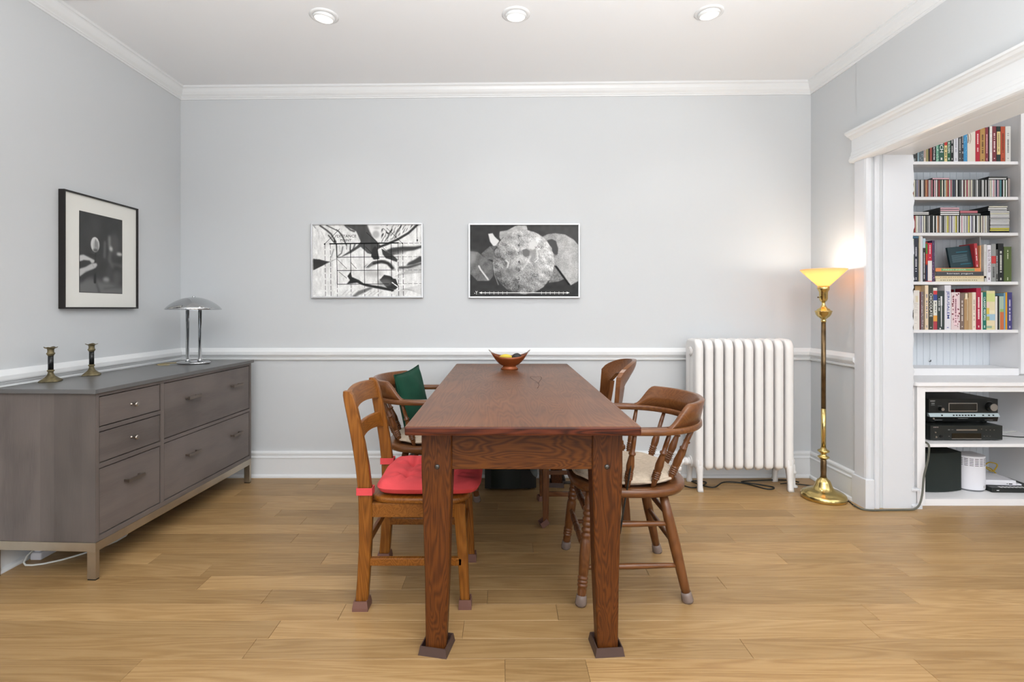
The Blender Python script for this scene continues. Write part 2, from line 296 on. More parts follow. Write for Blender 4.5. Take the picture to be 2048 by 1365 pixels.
SHELF_FIVE = [(2.661, 2.674, 0.2792, (30, 32, 32), 'black book with white smudges at left end of lowest book shelf', 'mottle', '', (220, 220, 220)), (2.6747, 2.7136, 0.2565, (230, 224, 216), 'cream white book with small print lines at lowest shelf left', 'rules', '', (150, 145, 140)), (2.7146, 2.7214, 0.2435, (110, 30, 40), 'very thin maroon book on lowest book shelf', '', '', 'white'), (2.7221, 2.7386, 0.2468, (125, 112, 115), 'grey photograph spined book beside thin maroon one', 'mottle', '', (225, 205, 210)), (2.7487, 2.7714, 0.289, (228, 206, 176), 'tall cream and tan cookbook on lowest book shelf', 'bars', '', (90, 100, 130)), (2.7734, 2.8013, 0.2873, (62, 62, 52), 'dark olive book titled CHOCOLATE', 'text', 'CHOCOLATE', (240, 240, 235)), (2.8026, 2.8279, 0.2727, (225, 225, 215), 'book with red, blue, white and orange spine blocks', 'blocks', '', 'white'), (2.8299, 2.8747, 0.2532, (52, 62, 60), 'dark green grey book with white knife shape and star', 'knife', '', (225, 225, 225)), (2.8766, 2.9175, 0.289, (220, 218, 224), 'tall white book titled JERUSALEM in blue', 'text', 'JERUSALEM', (50, 70, 150)), (2.9195, 2.976, 0.2435, (225, 205, 205), 'broad book with red and white scribble pattern and pink label', 'scribble', '', (125, 30, 55)), (2.9786, 3.0026, 0.237, (125, 105, 95), 'brown grey book with pale title right of scribble patterned book', 'bars', '', (225, 215, 205)), (3.0039, 3.0318, 0.2078, (176, 142, 100), 'short tan book with pale paper bookmark standing out', '', '', 'white'), (3.0325, 3.0545, 0.2403, (190, 160, 122), 'plain tan paper covered book on lowest book shelf', '', '', 'white'), (3.0558, 3.0799, 0.2435, (232, 216, 198), 'slim cream book left of the crimson cookbook', 'bars', '', (170, 150, 135)), (3.0825, 3.113, 0.2711, (172, 28, 62), 'crimson cookbook with white capitals and large cover showing', 'bars', '', (245, 225, 225)), (3.1143, 3.1234, 0.2435, (235, 230, 222), 'thin white book between crimson and teal cookbooks', '', '', 'white'), (3.1244, 3.1468, 0.2451, (28, 112, 96), 'teal book titled CLASSIC RECIPES', 'text', 'CLASSIC RECIPES', (240, 245, 240)), (3.1487, 3.2039, 0.2532, (220, 212, 160), 'broad pastel book with yellow, green and blue collage spine', 'collage', '', 'white'), (3.2058, 3.2195, 0.2175, (230, 224, 220), 'short slim white book right of pastel collage book', '', '', 'white'), (3.2208, 3.2305, 0.2208, (22, 22, 22), 'thin black book on lowest shelf, right part', '', '', 'white'), (3.2315, 3.2607, 0.2175, (170, 190, 170), 'pale green book with orange lower half', 'lower', '', (200, 110, 65)), (3.2617, 3.2708, 0.2403, (120, 165, 195), 'narrow light blue book beside yellow one', '', '', 'white'), (3.2718, 3.2831, 0.2435, (220, 160, 35), 'narrow golden yellow book', '', '', 'white'), (3.2841, 3.3149, 0.2435, (66, 62, 120), 'blue violet book at the right end of lowest book shelf', 'bars', '', (210, 205, 225))]
# ------------------------------------------------------------------ the room
XL, XR, YB, YF = -2.222, 2.135, 3.525, -2.9
XW2 = 2.385; YO = 2.965; ZO = 2.06; XE = 4.6
def zc(x): return 2.686+.0087*(x-XL)      # the old ceiling climbs a little to the right
def struct(name, mb, m): return mb.build(name, m, kind='structure')
w = MB(); w.box(XL-.12, XE, YB, YB+.12, -.05, 2.9); struct('wall_back', w, WALL)
w = MB(); w.box(XL-.12, XL, YF, YB, -.05, 2.9); struct('wall_left', w, WALL)
w = MB(); w.box(XR, XW2, YO+.008, YB, -.05, 2.9); w.box(XR, XW2, YF, YO+.008, ZO+.002, 2.9); w.box(XR, XW2, YF, -1.2, -.05, ZO+.002)
w.box(XR-.006, XR, YF, 3.064, 2.2, 2.72)
struct('wall_right', w, WALL)
w = MB(); w.box(XE, XE+.1, YF, YB+.1, -.05, 2.9); struct('wall_far', w, WALL)
# wall behind the camera with three window openings
w = MB(); ys = (YF-.1, YF)
xs = [XL-.12, -1.6, -.2, .4, 1.8, 2.8, 4.2, XE+.1]
for i in range(0, 8, 2): w.box(xs[i], xs[i+1], ys[0], ys[1], -.05, 2.9)
for i in (1, 3, 5): w.box(xs[i], xs[i+1], ys[0], ys[1], -.05, .5); w.box(xs[i], xs[i+1], ys[0], ys[1], 2.4, 2.9)
struct('wall_front', w, WALL)
for n, i in enumerate((1, 3, 5)):
    x0, x1 = xs[i], xs[i+1]
    w = MB(); w.box(x0, x0+.05, YF-.08, YF-.02, .5, 2.4); w.box(x1-.05, x1, YF-.08, YF-.02, .5, 2.4)
    w.box(x0, x1, YF-.08, YF-.02, .5, .56); w.box(x0, x1, YF-.08, YF-.02, 2.34, 2.4); w.box(x0, x1, YF-.08, YF-.02, 1.42, 1.48)
    o = struct('window_%d' % (n+1), w, TRIM)
w = MB()
w.hexa([(XL-.12, YF-.1, zc(XL-.12)), (XR+.02, YF-.1, zc(XR)), (XR+.02, YB+.1, zc(XR)), (XL-.12, YB+.1, zc(XL-.12))] +
       [(XL-.12, YF-.1, 2.95), (XR+.02, YF-.1, 2.95), (XR+.02, YB+.1, 2.95), (XL-.12, YB+.1, 2.95)])
w.box(XR+.02, XE+.1, YF-.1, YB+.1, 2.724, 2.95)
ceiling = struct('ceiling', w, CEIL)
w = MB(); w.box(XL-.12, XE+.1, YF-.1, YB+.12, -.06, -.006); floor = struct('floor', w, base_mat('dark joint', (70, 50, 34), .8))
# floor planks, end joints as measured, the unseen ones filled in
rng = random.Random(3)
def plank(x0, x1, y0, y1):
    b = MB(); c = .0009; z = 0
    L, Wd = x1-x0-.0008, y1-y0-.0008
    b.addv([(0, 0, -.005), (L, 0, -.005), (L, Wd, -.005), (0, Wd, -.005), (0, 0, -c), (L, 0, -c), (L, Wd, -c), (0, Wd, -c), (c, c, 0), (L-c, c, 0), (L-c, Wd-c, 0), (c, Wd-c, 0)])
    for q in ((8, 9, 10, 11), (4, 5, 9, 8), (5, 6, 10, 9), (6, 7, 11, 10), (7, 4, 8, 11), (0, 1, 5, 4), (1, 2, 6, 5), (2, 3, 7, 6), (3, 0, 4, 7)): b.face(q)
    o = b.build('plank', OAKF, floor); o.location = (x0, y0, 0); return o
for r in range(-16, 18):
    y0 = 1.694+.1048*r; y1 = min(y0+.1048, YB)
    if y0 >= YB: continue
    js = list(JOINTS.get(r, []))
    if not js: js = [rng.uniform(-1.2, 1.8)]
    out = [XL]; 
    x = js[0]
    left = []
    while x-XL > 1.9: x -= rng.uniform(.8, 1.6); left.append(x)
    right = []; x = js[-1]
    while XE-x > 2.1: x += rng.uniform(.9, 1.8); right.append(x)
    cuts = [XL]+sorted(left)+js+right+[XE]
    full = []
    for a, b_ in zip(cuts, cuts[1:]): full.append((a, b_))
    for a, b_ in full:
        if b_-a > .02: plank(a, b_, y0, y1)

def moulding(name, prof, pts, offdirs, m=TRIM, zf=None):
    """sweep profile (d, z) along pts; at each point the profile leaves the wall along offdirs[i]"""
    b = MB()
    rs = [[(p[0]+o[0]*d, p[1]+o[1]*d, (zf(p[0]) if zf else 0)+z) for d, z in prof] for p, o in zip(pts, offdirs)]
    b.rings(rs, sm=False); return struct(name, b, m)
BL, BR = (XL, YB), (XR, YB)
def zr(x): return 2.686+.0087*(x-XL)
crown = [(0, -.082), (.007, -.082), (.009, -.074), (.014, -.070), (.014, -.064), (.018, -.060), (.026, -.052), (.034, -.038), (.040, -.022), (.044, -.016), (.050, -.013), (.052, 0.001), (0, .001)]
moulding('trim_1', crown, [(XL, YF), BL], [(1, 0), (1, -1)], zf=zr)
moulding('trim_2', crown, [BL, BR], [(1, -1), (-1, -1)], zf=zr)
moulding('trim_3', crown, [BR, (XR, YF)], [(-1, -1), (-1, 0)], zf=zr)
rail = [(0, .806), (.010, .806), (.014, .811), (.015, .818), (.011, .822), (.011, .828), (.017, .830), (.020, .838), (.026, .842), (.028, .848), (.028, .866), (.022, .872), (.012, .884), (.006, .891), (0, .891)]
moulding('trim_4', rail, [(XL, YF), BL], [(1, 0), (1, -1)])
moulding('trim_5', rail, [BL, BR], [(1, -1), (-1, -1)])
moulding('trim_6', rail, [BR, (XR, 3.064)], [(-1, -1), (-1, 0)])
base = [(0, -.004), (.030, -.004), (.030, .006), (.026, .015), (.018, .020), (.016, .022), (.016, .130), (.020, .133), (.020, .140), (.014, .146), (.014, .158), (.018, .162), (.016, .172), (.008, .179), (0, .179)]
moulding('baseboard_left', base, [(XL, YF), BL], [(1, 0), (1, -1)])
moulding('baseboard_back', base, [BL, BR], [(1, -1), (-1, -1)])
moulding('baseboard_right', base, [BR, (XR, 3.07)], [(-1, -1), (-1, 0)])
moulding('baseboard_far', base, [(XW2, YB), (XE, YB)], [(0, -1), (0, -1)])
# opening to the next room: flat casing, stepped jamb moulding, plinth block, header with cap
plan = [(XR, 3.064), (2.118, 3.064), (2.118, 2.984), (2.122, 2.972), (2.130, 2.965), (2.146, 2.965), (2.150, 2.982), (2.162, 2.985), (2.166, 2.964), (2.172, 2.960), (2.190, 2.960), (2.196, 2.966), (2.199, 2.986), (2.214, 2.986), (2.218, 2.969), (2.224, 2.965), (2.232, 2.965), (2.232, YO), (XW2, YO), (XW2, 2.99), (2.24, 2.99), (2.24, 3.02), (2.16, 3.02), (2.16, 3.064)]
b = MB(); b.prism(plan, lambda p, t: (p[0], p[1], t), -.004, 2.08); struct('trim_7', b, OLDTRIM)
b = MB(); b.box(2.108, 2.16, 2.956, 3.075, -.004, .17, .004); struct('trim_8', b, OLDTRIM)
hp = [(XR, 2.035), (2.120, 2.042), (2.108, 2.044), (2.100, 2.050), (2.098, 2.062), (2.104, 2.070), (2.104, 2.080), (2.110, 2.088), (2.113, 2.108), (2.116, 2.110), (2.116, 2.182), (2.108, 2.186), (2.102, 2.194), (2.086, 2.200), (2.080, 2.210), (2.072, 2.214), (2.072, 2.226), (2.10, 2.234), (XR, 2.238)]
hp[0] = (2.15, 2.042); hp.append((2.15, 2.238))
b = MB(); b.prism(hp, lambda p, t: (p[0], t, p[1]), YF, 3.088); struct('trim_9', b, TRIM)
sp = [(2.13, 2.075), (2.118, 2.062), (2.120, 2.054), (2.146, 2.054), (2.150, 2.066), (2.162, 2.068), (2.166, 2.056), (2.172, 2.052), (2.190, 2.052), (2.196, 2.056), (2.199, 2.070), (2.214, 2.070), (2.218, 2.060), (2.232, 2.058), (XW2, 2.058), (XW2, 2.08)]
b = MB(); b.prism(sp, lambda p, t: (p[0], t, p[1]), YF, 3.02); struct('trim_10', b, TRIM)
# ragged plaster edge beyond the jamb, with its small foot
rr = random.Random(5); pts = []
z = .105
while z < 2.06: pts.append((2.402+rr.uniform(-.007, .005), z)); z += rr.uniform(.012, .035)
poly = [(2.375, .105)]+pts+[(2.40, 2.06), (2.375, 2.06)]
b = MB(); b.prism(poly, lambda p, t: (p[0], t, p[1]), 2.975, 3.05); struct('trim_11', b, OLDTRIM)
b = MB(); b.box(2.38, 2.415, 2.972, 3.05, -.004, .105, .003); b.box(2.38, 2.438, 2.955, 3.05, -.004, .022, .004); b.box(2.38, 2.432, 2.962, 3.05, .10, .115, .003); struct('trim_12', b, OLDTRIM)
# ------------------------------------------------------------------ ceiling lights and vent
LENS = base_mat('lit lens', (255, 252, 246), .4, emit=(255, 250, 240), es=1.4)
def downlight(x, y, tilt, label):
    z = zc(x)
    t = thing('ceiling_light', label, 'ceiling light', (x, y, z), 0, 'recessed ceiling lights')
    b = MB(); b.lathe([(.072, .004), (.074, -.003), (.066, -.007), (.054, -.008), (.052, .02), (.050, .02)], n=40, cap=False); b.build('trim_ring', TRIM, t)
    b = MB(); b.lathe([(.056, .008), (.056, -.010), (.050, -.016), (.044, -.016)], n=36); g = b.build('gimbal', TRIM, t); g.rotation_euler = (tilt[0], tilt[1], 0)
    b = MB(); b.lathe([(.047, -.0165), (.044, -.020), (.030, -.026), (.012, -.029), (.0005, -.0295)], n=36); l = b.build('lens', LENS, t); l.rotation_euler = (tilt[0], tilt[1], 0)
    li = bpy.data.lights.new('ceiling_spot', 'SPOT'); li.energy = 14; li.spot_size = 2.2; li.spot_blend = .8; li.color = (1, .97, .93); li.shadow_soft_size = .05
    lo = bpy.data.objects.new('ceiling_spot', li); COL.objects.link(lo); lo.location = (x, y, z-.05); lo.rotation_euler = (tilt[0], tilt[1], 0)
downlight(-.932, 2.67, (.1, .12), 'recessed white ceiling light, leftmost of the three')
downlight(.073, 2.67, (.12, 0), 'recessed white ceiling light above the table, middle of the three')
downlight(1.084, 2.67, (.1, -.12), 'recessed white ceiling light, rightmost, nearest the bookcase')
# lights further back in the room, behind the camera
for x in (-.9, 1.1):
    downlight(x, .2, (0, 0), 'recessed white ceiling light behind the camera, %s side' % ('left' if x < 0 else 'right'))
t = thing('ceiling_vent', 'small white ceiling vent at the top left edge beside the crown moulding', 'vent', (-2.07, 2.33, zc(-2.07)))
b = MB()
for a in ((-.085, -.065, -.17, .17), (.065, .085, -.17, .17)): b.box(a[0], a[1], a[2], a[3], -.012, .002, .003)
b.box(-.085, .085, .15, .17, -.012, .002, .003); b.box(-.085, .085, -.17, -.15, -.012, .002, .003); b.build('frame', TRIM, t)
for i in range(9):
    b = MB(); y = -.135+i*.034; b.hexa([(-.066, y, -.009), (.066, y, -.009), (.066, y+.002, -.009), (-.066, y+.002, -.009), (-.066, y+.014, -.001), (.066, y+.014, -.001), (.066, y+.016, -.001), (-.066, y+.016, -.001)]); b.build('slat', TRIM, t)

# ------------------------------------------------------------------ floor lamp
FX, FY = 1.970, 3.125
t = thing('floor_lamp', 'tall brass torchiere floor lamp with lit cream glass cone shade', 'floor lamp', (FX, FY, 0))
b = MB(); b.lathe([(.0, 0), (.118, 0), (.1235, .004), (.1245, .018), (.120, .030), (.112, .036), (.100, .040), (.096, .046), (.074, .052), (.058, .060), (.047, .078), (.040, .100), (.034, .112), (.022, .122), (.018, .130)], n=48); b.build('base', BRASS, t)
b = MB(); b.lathe([(.017, .128), (.015, .150), (.0165, .17), (.0165, .232), (.014, .24)], n=20); b.build('lower_stem', OLDBRASS, t)
b = MB(); b.lathe([(.014, .236), (.020, .242), (.029, .250), (.033, .254), (.029, .258), (.016, .266), (.015, .276), (.024, .282), (.033, .290), (.030, .296), (.018, .302), (.014, .314)], n=28); b.build('collar', BRASS, t)
b = MB(); b.lathe([(.0135, .31), (.0135, .55)], n=12, cap=True); b.build('pole', BRASS, t)
b = MB(); b.lathe([(.0133, .55), (.0128, 1.085)], n=12); b.build('upper_pole', OLDBRASS, t)
b = MB(); b.lathe([(.014, 1.080), (.015, 1.090), (.011, 1.096), (.020, 1.104), (.034, 1.116), (.042, 1.130), (.045, 1.142), (.048, 1.145), (.048, 1.148), (.036, 1.153), (.034, 1.160), (.022, 1.166), (.014, 1.178), (.009, 1.190), (.010, 1.204)], n=32); b.build('font', BRASS, t)
b = MB(); b.lathe([(.012, 1.204), (.018, 1.210), (.023, 1.222), (.0235, 1.262), (.026, 1.270), (.030, 1.276), (.032, 1.282), (.032, 1.298), (.028, 1.300)], n=28); so = b.build('socket', BRASS, t)
b = MB(); b.turned((-.020, -.004, 1.232), (-.040, -.006, 1.232), [(0, .002), (.7, .002), (.72, .005), (1, .004)], 8); b.build('switch', OLDBRASS, so)
b = MB(); b.turned((-.028, -.006, 1.288), (-.044, -.008, 1.288), [(0, .002), (1, .003)], 8); b.build('screw', BRASS, so)
sh = bpy.data.materials.new('opal glass shade'); sh.use_nodes = True; q = NT(sh); pb = q.n['Principled BSDF']; out = q.n['Material Output']
pb.inputs['Base Color'].default_value = srgb((252, 232, 200)); pb.inputs['Roughness'].default_value = .2
tr = q.add('ShaderNodeBsdfTranslucent'); tr.inputs[0].default_value = srgb((255, 208, 146)); mxs = q.add('ShaderNodeMixShader'); mxs.inputs[0].default_value = .5
q.link(pb.outputs[0], mxs.inputs[1]); q.link(tr.outputs[0], mxs.inputs[2]); q.link(mxs.outputs[0], out.inputs[0])
b = MB(); n = 56
pr = [(.031, 1.300), (.034, 1.304), (.080, 1.352), (.124, 1.398), (.1265, 1.402), (.1245, 1.404), (.120, 1.399), (.077, 1.354), (.032, 1.307), (.027, 1.300)]
b.rings([[(r*math.cos(2*PI*k/n), r*math.sin(2*PI*k/n), z) for k in range(n)] for r, z in pr], cap=False, loop=True); b.build('shade', sh, t)
b = MB(); b.lathe([(.012, 1.300), (.014, 1.312), (.026, 1.330), (.029, 1.344), (.024, 1.360), (.010, 1.370), (.0005, 1.372)], n=24); b.build('bulb', base_mat('lit bulb', (255, 240, 214), .4, emit=(255, 234, 200), es=9), t)
li = bpy.data.lights.new('bulb_light', 'POINT'); li.energy = 3.2; li.color = (1, .93, .83); li.shadow_soft_size = .03
lo = bpy.data.objects.new('bulb_light', li); COL.objects.link(lo); lo.location = (FX, FY, 1.385)
# ------------------------------------------------------------------ dining table
TX0, TX1, TY0, TY1, TZ = -.312, .446, 1.627, 3.480, .787
tcx, tcy = (TX0+TX1)/2, (TY0+TY1)/2
t = thing('dining_table', 'long dark oak dining table with tapered square legs', 'table', (tcx, tcy, 0)); table = t
hw, hl = (TX1-TX0)/2, (TY1-TY0)/2
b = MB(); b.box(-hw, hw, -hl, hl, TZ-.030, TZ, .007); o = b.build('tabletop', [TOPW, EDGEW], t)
for q in o.data.polygons: q.material_index = 1 if q.normal.z < .6 else 0  # sides and underside take a darker, redder grain than the top
lw = .101
def table_leg(sx, sy):
    x0, x1 = (sx*(hw-.043), sx*(hw-.043-lw)); y0, y1 = sy*(hl-.075), sy*(hl-.075-lw)
    ox, oy = x0, y0; b = MB(); rs = []
    # straight at the apron, tapering below on both sides, inner side more
    for z, io, oo in ((.757, 0, 0), (.62, 0, 0), (.45, .006, .006), (.25, .011, .012), (.10, .017, .014), (.028, .020, .015), (.006, .021, .015)):
        xa, xb = ox-sx*oo*.8, x1+sx*io; ya, yb = oy-sy*oo, y1+sy*io
        c = .004; X = sorted((xa, xb)); Y = sorted((ya, yb))
        rs.append([(X[0]+c, Y[0], z), (X[1]-c, Y[0], z), (X[1], Y[0]+c, z), (X[1], Y[1]-c, z), (X[1]-c, Y[1], z), (X[0]+c, Y[1], z), (X[0], Y[1]-c, z), (X[0], Y[0]+c, z)])
    b.rings(rs[::-1], sm=False); leg = b.build('leg', LEGW, t)
    cx, cy = (ox-sx*.012+x1+sx*.021)/2, (oy-sy*.015+y1+sy*.021)/2
    cb = MB(); a = .048; i = .040
    def sq(h, z): return [(-h, -h, z), (h, -h, z), (h, h, z), (-h, h, z)]
    cb.rings([sq(a+.002, 0), sq(a, .010), sq(a-.003, .028), sq(a-.0065, .028), sq(a-.0075, .006)], cap=True, sm=False)
    c = cb.build('floor_cup', CUPD, leg); c.location = (cx, cy, 0)
    return c, (cx, cy)
for sx, sy, rz in ((-1, -1, -.20), (1, -1, .08), (-1, 1, .1), (1, 1, -.1)):
    c, p = table_leg(sx, sy); c.rotation_euler = (0, 0, rz)
b = MB(); b.box(-hw+.043+lw, hw-.043-lw, -hl+.082, -hl+.104, .625, .757, .002); b.build('apron', APRW, t)
b = MB(); b.box(-hw+.043+lw, hw-.043-lw, hl-.104, hl-.082, .625, .757, .002); b.build('apron', APRW, t)
for s in (-1, 1):
    b = MB(); X = sorted((s*(hw-.050), s*(hw-.072))); b.box(X[0], X[1], -hl+.075+lw, hl-.075-lw, .625, .757, .002); b.build('apron', TOPW, t)
for s in (-1, 1):
    for yy, sg in ((-hl+.075, -1), (hl-.075, 1)):
        b = MB(); b.turned((s*(hw-.096), yy, .636), (s*(hw-.096), yy+sg*.006, .636), [(0, .0085), (.35, .0085), (.8, .006), (1, .002)], 16); b.build('bolt_head', base_mat('aged steel bolt', (92, 88, 84), .4, .8), t)
# scratched mark on the table top
b = MB(); pts = []
for k in range(40):
    a = k/39*2*PI; pts.append((.118+.028*math.sin(a)*(1+.35*math.cos(a)), .17+.11*math.cos(a)+.03*abs(math.sin(a))-.03*math.exp(-(a-PI)**2/.1)-.035*math.exp(-min(a, 2*PI-a)**2/.2), TZ+.0002))
b.tube(pts, .0011, 4, flat=(.3, 1)); b.tube([(.118, .03, TZ+.0002), (.114, -.06, TZ+.0002), (.100, -.15, TZ+.0002)], .001, 4, flat=(.3, 1)); b.tube([(.118, .0, TZ+.0002), (.102, .05, TZ+.0002)], .001, 4, flat=(.3, 1))
b.build('scratch_mark', base_mat('dark scratch', (50, 26, 16), .8), t)

# ------------------------------------------------------------------ copper bowl with wire handles and fruit
BX, BY = .046, 3.155
t = thing('fruit_bowl', 'small boat shaped amber copper bowl with wire handles on the table', 'bowl', (BX, BY, TZ))
def bowl_ring(f, inner):
    out = []
    for k in range(48):
        a = 2*PI*k/48; c, s = math.cos(a), math.sin(a)
        rx, ry = .012+.106*f**.62, .012+.066*f**.7
        z = .016+(.064+.030*abs(c)**3)*f**1.35
        if inner: rx -= .0022; ry -= .0022; z += .002*(1-f)
        out.append((rx*c, ry*s, z))
    return out
b = MB(); fs = [0, .1, .25, .4, .6, .8, 1.]
b.rings([bowl_ring(f, 0) for f in fs]+[bowl_ring(f, 1) for f in fs[::-1]], cap=True); b.build('bowl', COPPER, t)
b = MB(); b.lathe([(.052, .000), (.055, .002), (.045, .018), (.038, .026), (.036, .026), (.043, .017), (.050, .003)], n=36, sy=.8, cap=False); b.build('foot_band', COPPER, t)
for s in (-1, 1):
    b = MB(); b.tube([(s*.100, -.020, .092), (s*.118, -.018, .112), (s*.127, -.008, .120), (s*.127, .008, .120), (s*.118, .018, .112), (s*.100, .020, .092)], .0022, 8); b.build('handle', NICKEL, t)
f = thing('banana', 'yellow banana end showing over the rim inside copper bowl', 'fruit', (BX-.022, BY, TZ+.060))
b = MB(); pts = [(-.048+.012*i, .01*math.cos(i*.7), .008+.012*math.sin(i/8*PI)) for i in range(9)]
b.tube(pts, [.003, .009, .013, .015, .0155, .015, .013, .008, .004], 10); b.build('skin', base_mat('banana skin', (218, 196, 70), .5), f)
b = MB(); b.tube([(.046, 0, .010), (.054, -.002, .016)], .0035, 8); b.build('stem', base_mat('dark stem', (60, 46, 26), .7), f)
f = thing('avocado', 'dark round avocado in the right side of copper bowl', 'fruit', (BX+.042, BY, TZ+.068))
b = MB(); b.turned((-.030, 0, .002), (.034, 0, .012), [(0, .003), (.06, .011), (.2, .020), (.42, .0255), (.65, .0255), (.85, .017), (.96, .008), (1, .002)], 18); b.build('skin', base_mat('avocado skin', (44, 44, 42), .55, bump=.6, bump_scale=220), f)
b = MB(); b.tube([(.033, 0, .012), (.038, 0, .013)], .003, 8); b.build('stem', base_mat('brown stem', (90, 66, 40), .7), f)

# ------------------------------------------------------------------ sideboard
TH = math.radians(2.7)
SB = thing('sideboard', 'long grey stained wood sideboard with seven pulls on metal base', 'sideboard', (-1.737, 2.180, 0), -TH)
LEN, DEP = 1.235, .468
SB['label'] = 'long grey stained wood sideboard of five drawers on a metal base'
b = MB(); b.box(-DEP+.012, .012, -.014, LEN+.014, .800, .819, .002); b.build('top_slab', SLABW, SB)
b = MB(); b.box(-DEP, -.0, 0, .019, .161, .800, .0015); b.build('end_panel', SIDEW, SB)
b = MB(); b.box(-DEP, 0, LEN-.019, LEN, .161, .800, .0015); b.build('end_panel', SIDEW, SB)
b = MB(); b.box(-DEP, -.012, .019, LEN-.019, .161, .181); b.build('bottom_panel', SIDEF, SB)
b = MB(); b.box(-DEP, -DEP+.012, .019, LEN-.019, .181, .798); b.build('back_panel', SIDEW, SB)
b = MB(); b.box(-.45, -.022, .02, LEN-.02, .185, .795); b.build('drawer_carcass', base_mat('dark gap', (16, 14, 13), .9), SB)
# face frame rails
def rail_(y0, y1, z0, z1): 
    m = MB(); m.box(-.026, 0, y0, y1, z0, z1, .001); m.build('face_rail', SIDEF, SB)
SPL0, SPL1 = .389, .413
rail_(.019, LEN-.019, .785, .800); rail_(.019, LEN-.019, .161, .184)
m = MB(); m.box(-.026, 0, SPL0, SPL1, .184, .785, .001); m.build('face_stile', SIDEW, SB)
rail_(.019, SPL0, .632, .650); rail_(.019, SPL0, .474, .494); rail_(SPL1, LEN-.019, .479, .497)
def drawer(y0, y1, z0, z1, kind):
    g = .0045; m = MB(); m.box(-.024, -.003, y0+g, y1-g, z0+g, z1-g, .0012); d = m.build('drawer', SIDEF, SB)
    zc_ = {'knob': (z0+z1)/2, 'bar1': z0+.66*(z1-z0)}.get(kind, z0+.63*(z1-z0)); yc = (y0+y1)/2
    if kind == 'knob':
        h = MB(); h.turned((-.004, yc, zc_), (.028, yc, zc_), [(0, .006), (.02, .0075), (.06, .0075), (.12, .0045), (.45, .0045), (.55, .009), (.62, .0105), (.92, .0105), (1, .008)], 18); h.build('knob', NICKEL, d)
    else:
        ys = [yc] if kind == 'bar1' else [y0+.265*(y1-y0), y0+.79*(y1-y0)]
        for yy in ys:
            h = MB(); h.box(.018, .026, yy-.052, yy+.052, zc_-.0075, zc_+.0075, .0008)
            h.box(-.004, .020, yy-.046, yy-.036, zc_-.005, zc_+.005); h.box(-.004, .020, yy+.036, yy+.046, zc_-.005, zc_+.005); h.build('bar_pull', DARKN, d)
drawer(.019, SPL0, .650, .785, 'knob'); drawer(.019, SPL0, .494, .632, 'knob'); drawer(.019, SPL0, .184, .474, 'bar1')
drawer(SPL1, LEN-.019, .497, .785, 'bar2'); drawer(SPL1, LEN-.019, .184, .479, 'bar2')
# metal base
for (a0, a1, c0, c1) in ((-DEP, 0, 0, .020), (-DEP, 0, LEN-.02, LEN), (-.020, 0, .020, LEN-.02), (-DEP, -DEP+.02, .020, LEN-.02)):
    m = MB(); m.box(a0, a1, c0, c1, .122, .160, .001); m.build('base_rail', STEEL, SB)
for xx, wx in ((-.038, .038), (-DEP-.006, .027)):
    for yy in (0, LEN-.02):
        m = MB(); m.box(xx, xx+wx, yy, yy+.02, .005, .122, .001); l = m.build('leg', STEEL, SB)
        m = MB(); m.box(xx+.001, xx+wx-.001, yy+.001, yy+.019, 0, .005); m.build('foot_glide', BLACK, l)

# ------------------------------------------------------------------ candlesticks
def candlestick(x, y, rz, label, hh=1.):
    t = thing('candlestick', label, 'candlestick', (x, y, .819), rz, 'pair of old candlesticks on the sideboard')
    def sq(h, z, ro=.25):
        out = []
        for k in range(32):
            a = 2*PI*k/32; c, s = math.cos(a), math.sin(a); p = 1/max(abs(c), abs(s)); r = h*((1-ro)*p+ro)*1.; r = min(r, h*1.30); out.append((r*c, r*s, z))
        return out
    b = MB(); b.rings([sq(.037, 0), sq(.038, .004), sq(.034, .009), sq(.025, .017, .5), sq(.016, .027, .8), sq(.0125, .035, 1.), sq(.0105, .042, 1), sq(.0105, .046, 1), sq(.014, .050, 1), sq(.0145, .053, 1), sq(.0105, .057, 1)]); b.build('base', VERDI, t)
    b = MB(); b.lathe([(.0108, .056), (.0108, .124)], n=24); b.build('column', BLACKG, t)
    b = MB(); n = 32
    def rg(r, z, wv=0): return [(r*(1+wv*math.cos(4*a)*.12)*math.cos(a), r*(1+wv*math.cos(4*a)*.12)*math.sin(a), z+wv*.003*math.cos(4*a)) for a in [2*PI*k/n for k in range(n)]]
    b.rings([rg(.011, .122), rg(.013, .126), rg(.016, .131), rg(.0165, .134), rg(.0125, .139), rg(.0125, .150), rg(.015, .156), rg(.024, .160, 1), rg(.0245, .162, 1), rg(.012, .158, .3), rg(.009, .150), rg(.009, .142)]); b.build('socket', VERDI, t)
    b = MB(); b.lathe([(.0088, .1425), (.0082, .153), (.004, .1545)], n=16); b.build('wax_stub', base_mat('old wax', (170, 92, 60), .6), t)
candlestick(-2.128, 2.405, .35, 'verdigris candlestick with black column, nearer the left edge of the photo')
candlestick(-2.118, 2.632, .5, 'verdigris candlestick with black column, nearer the chrome lamp')

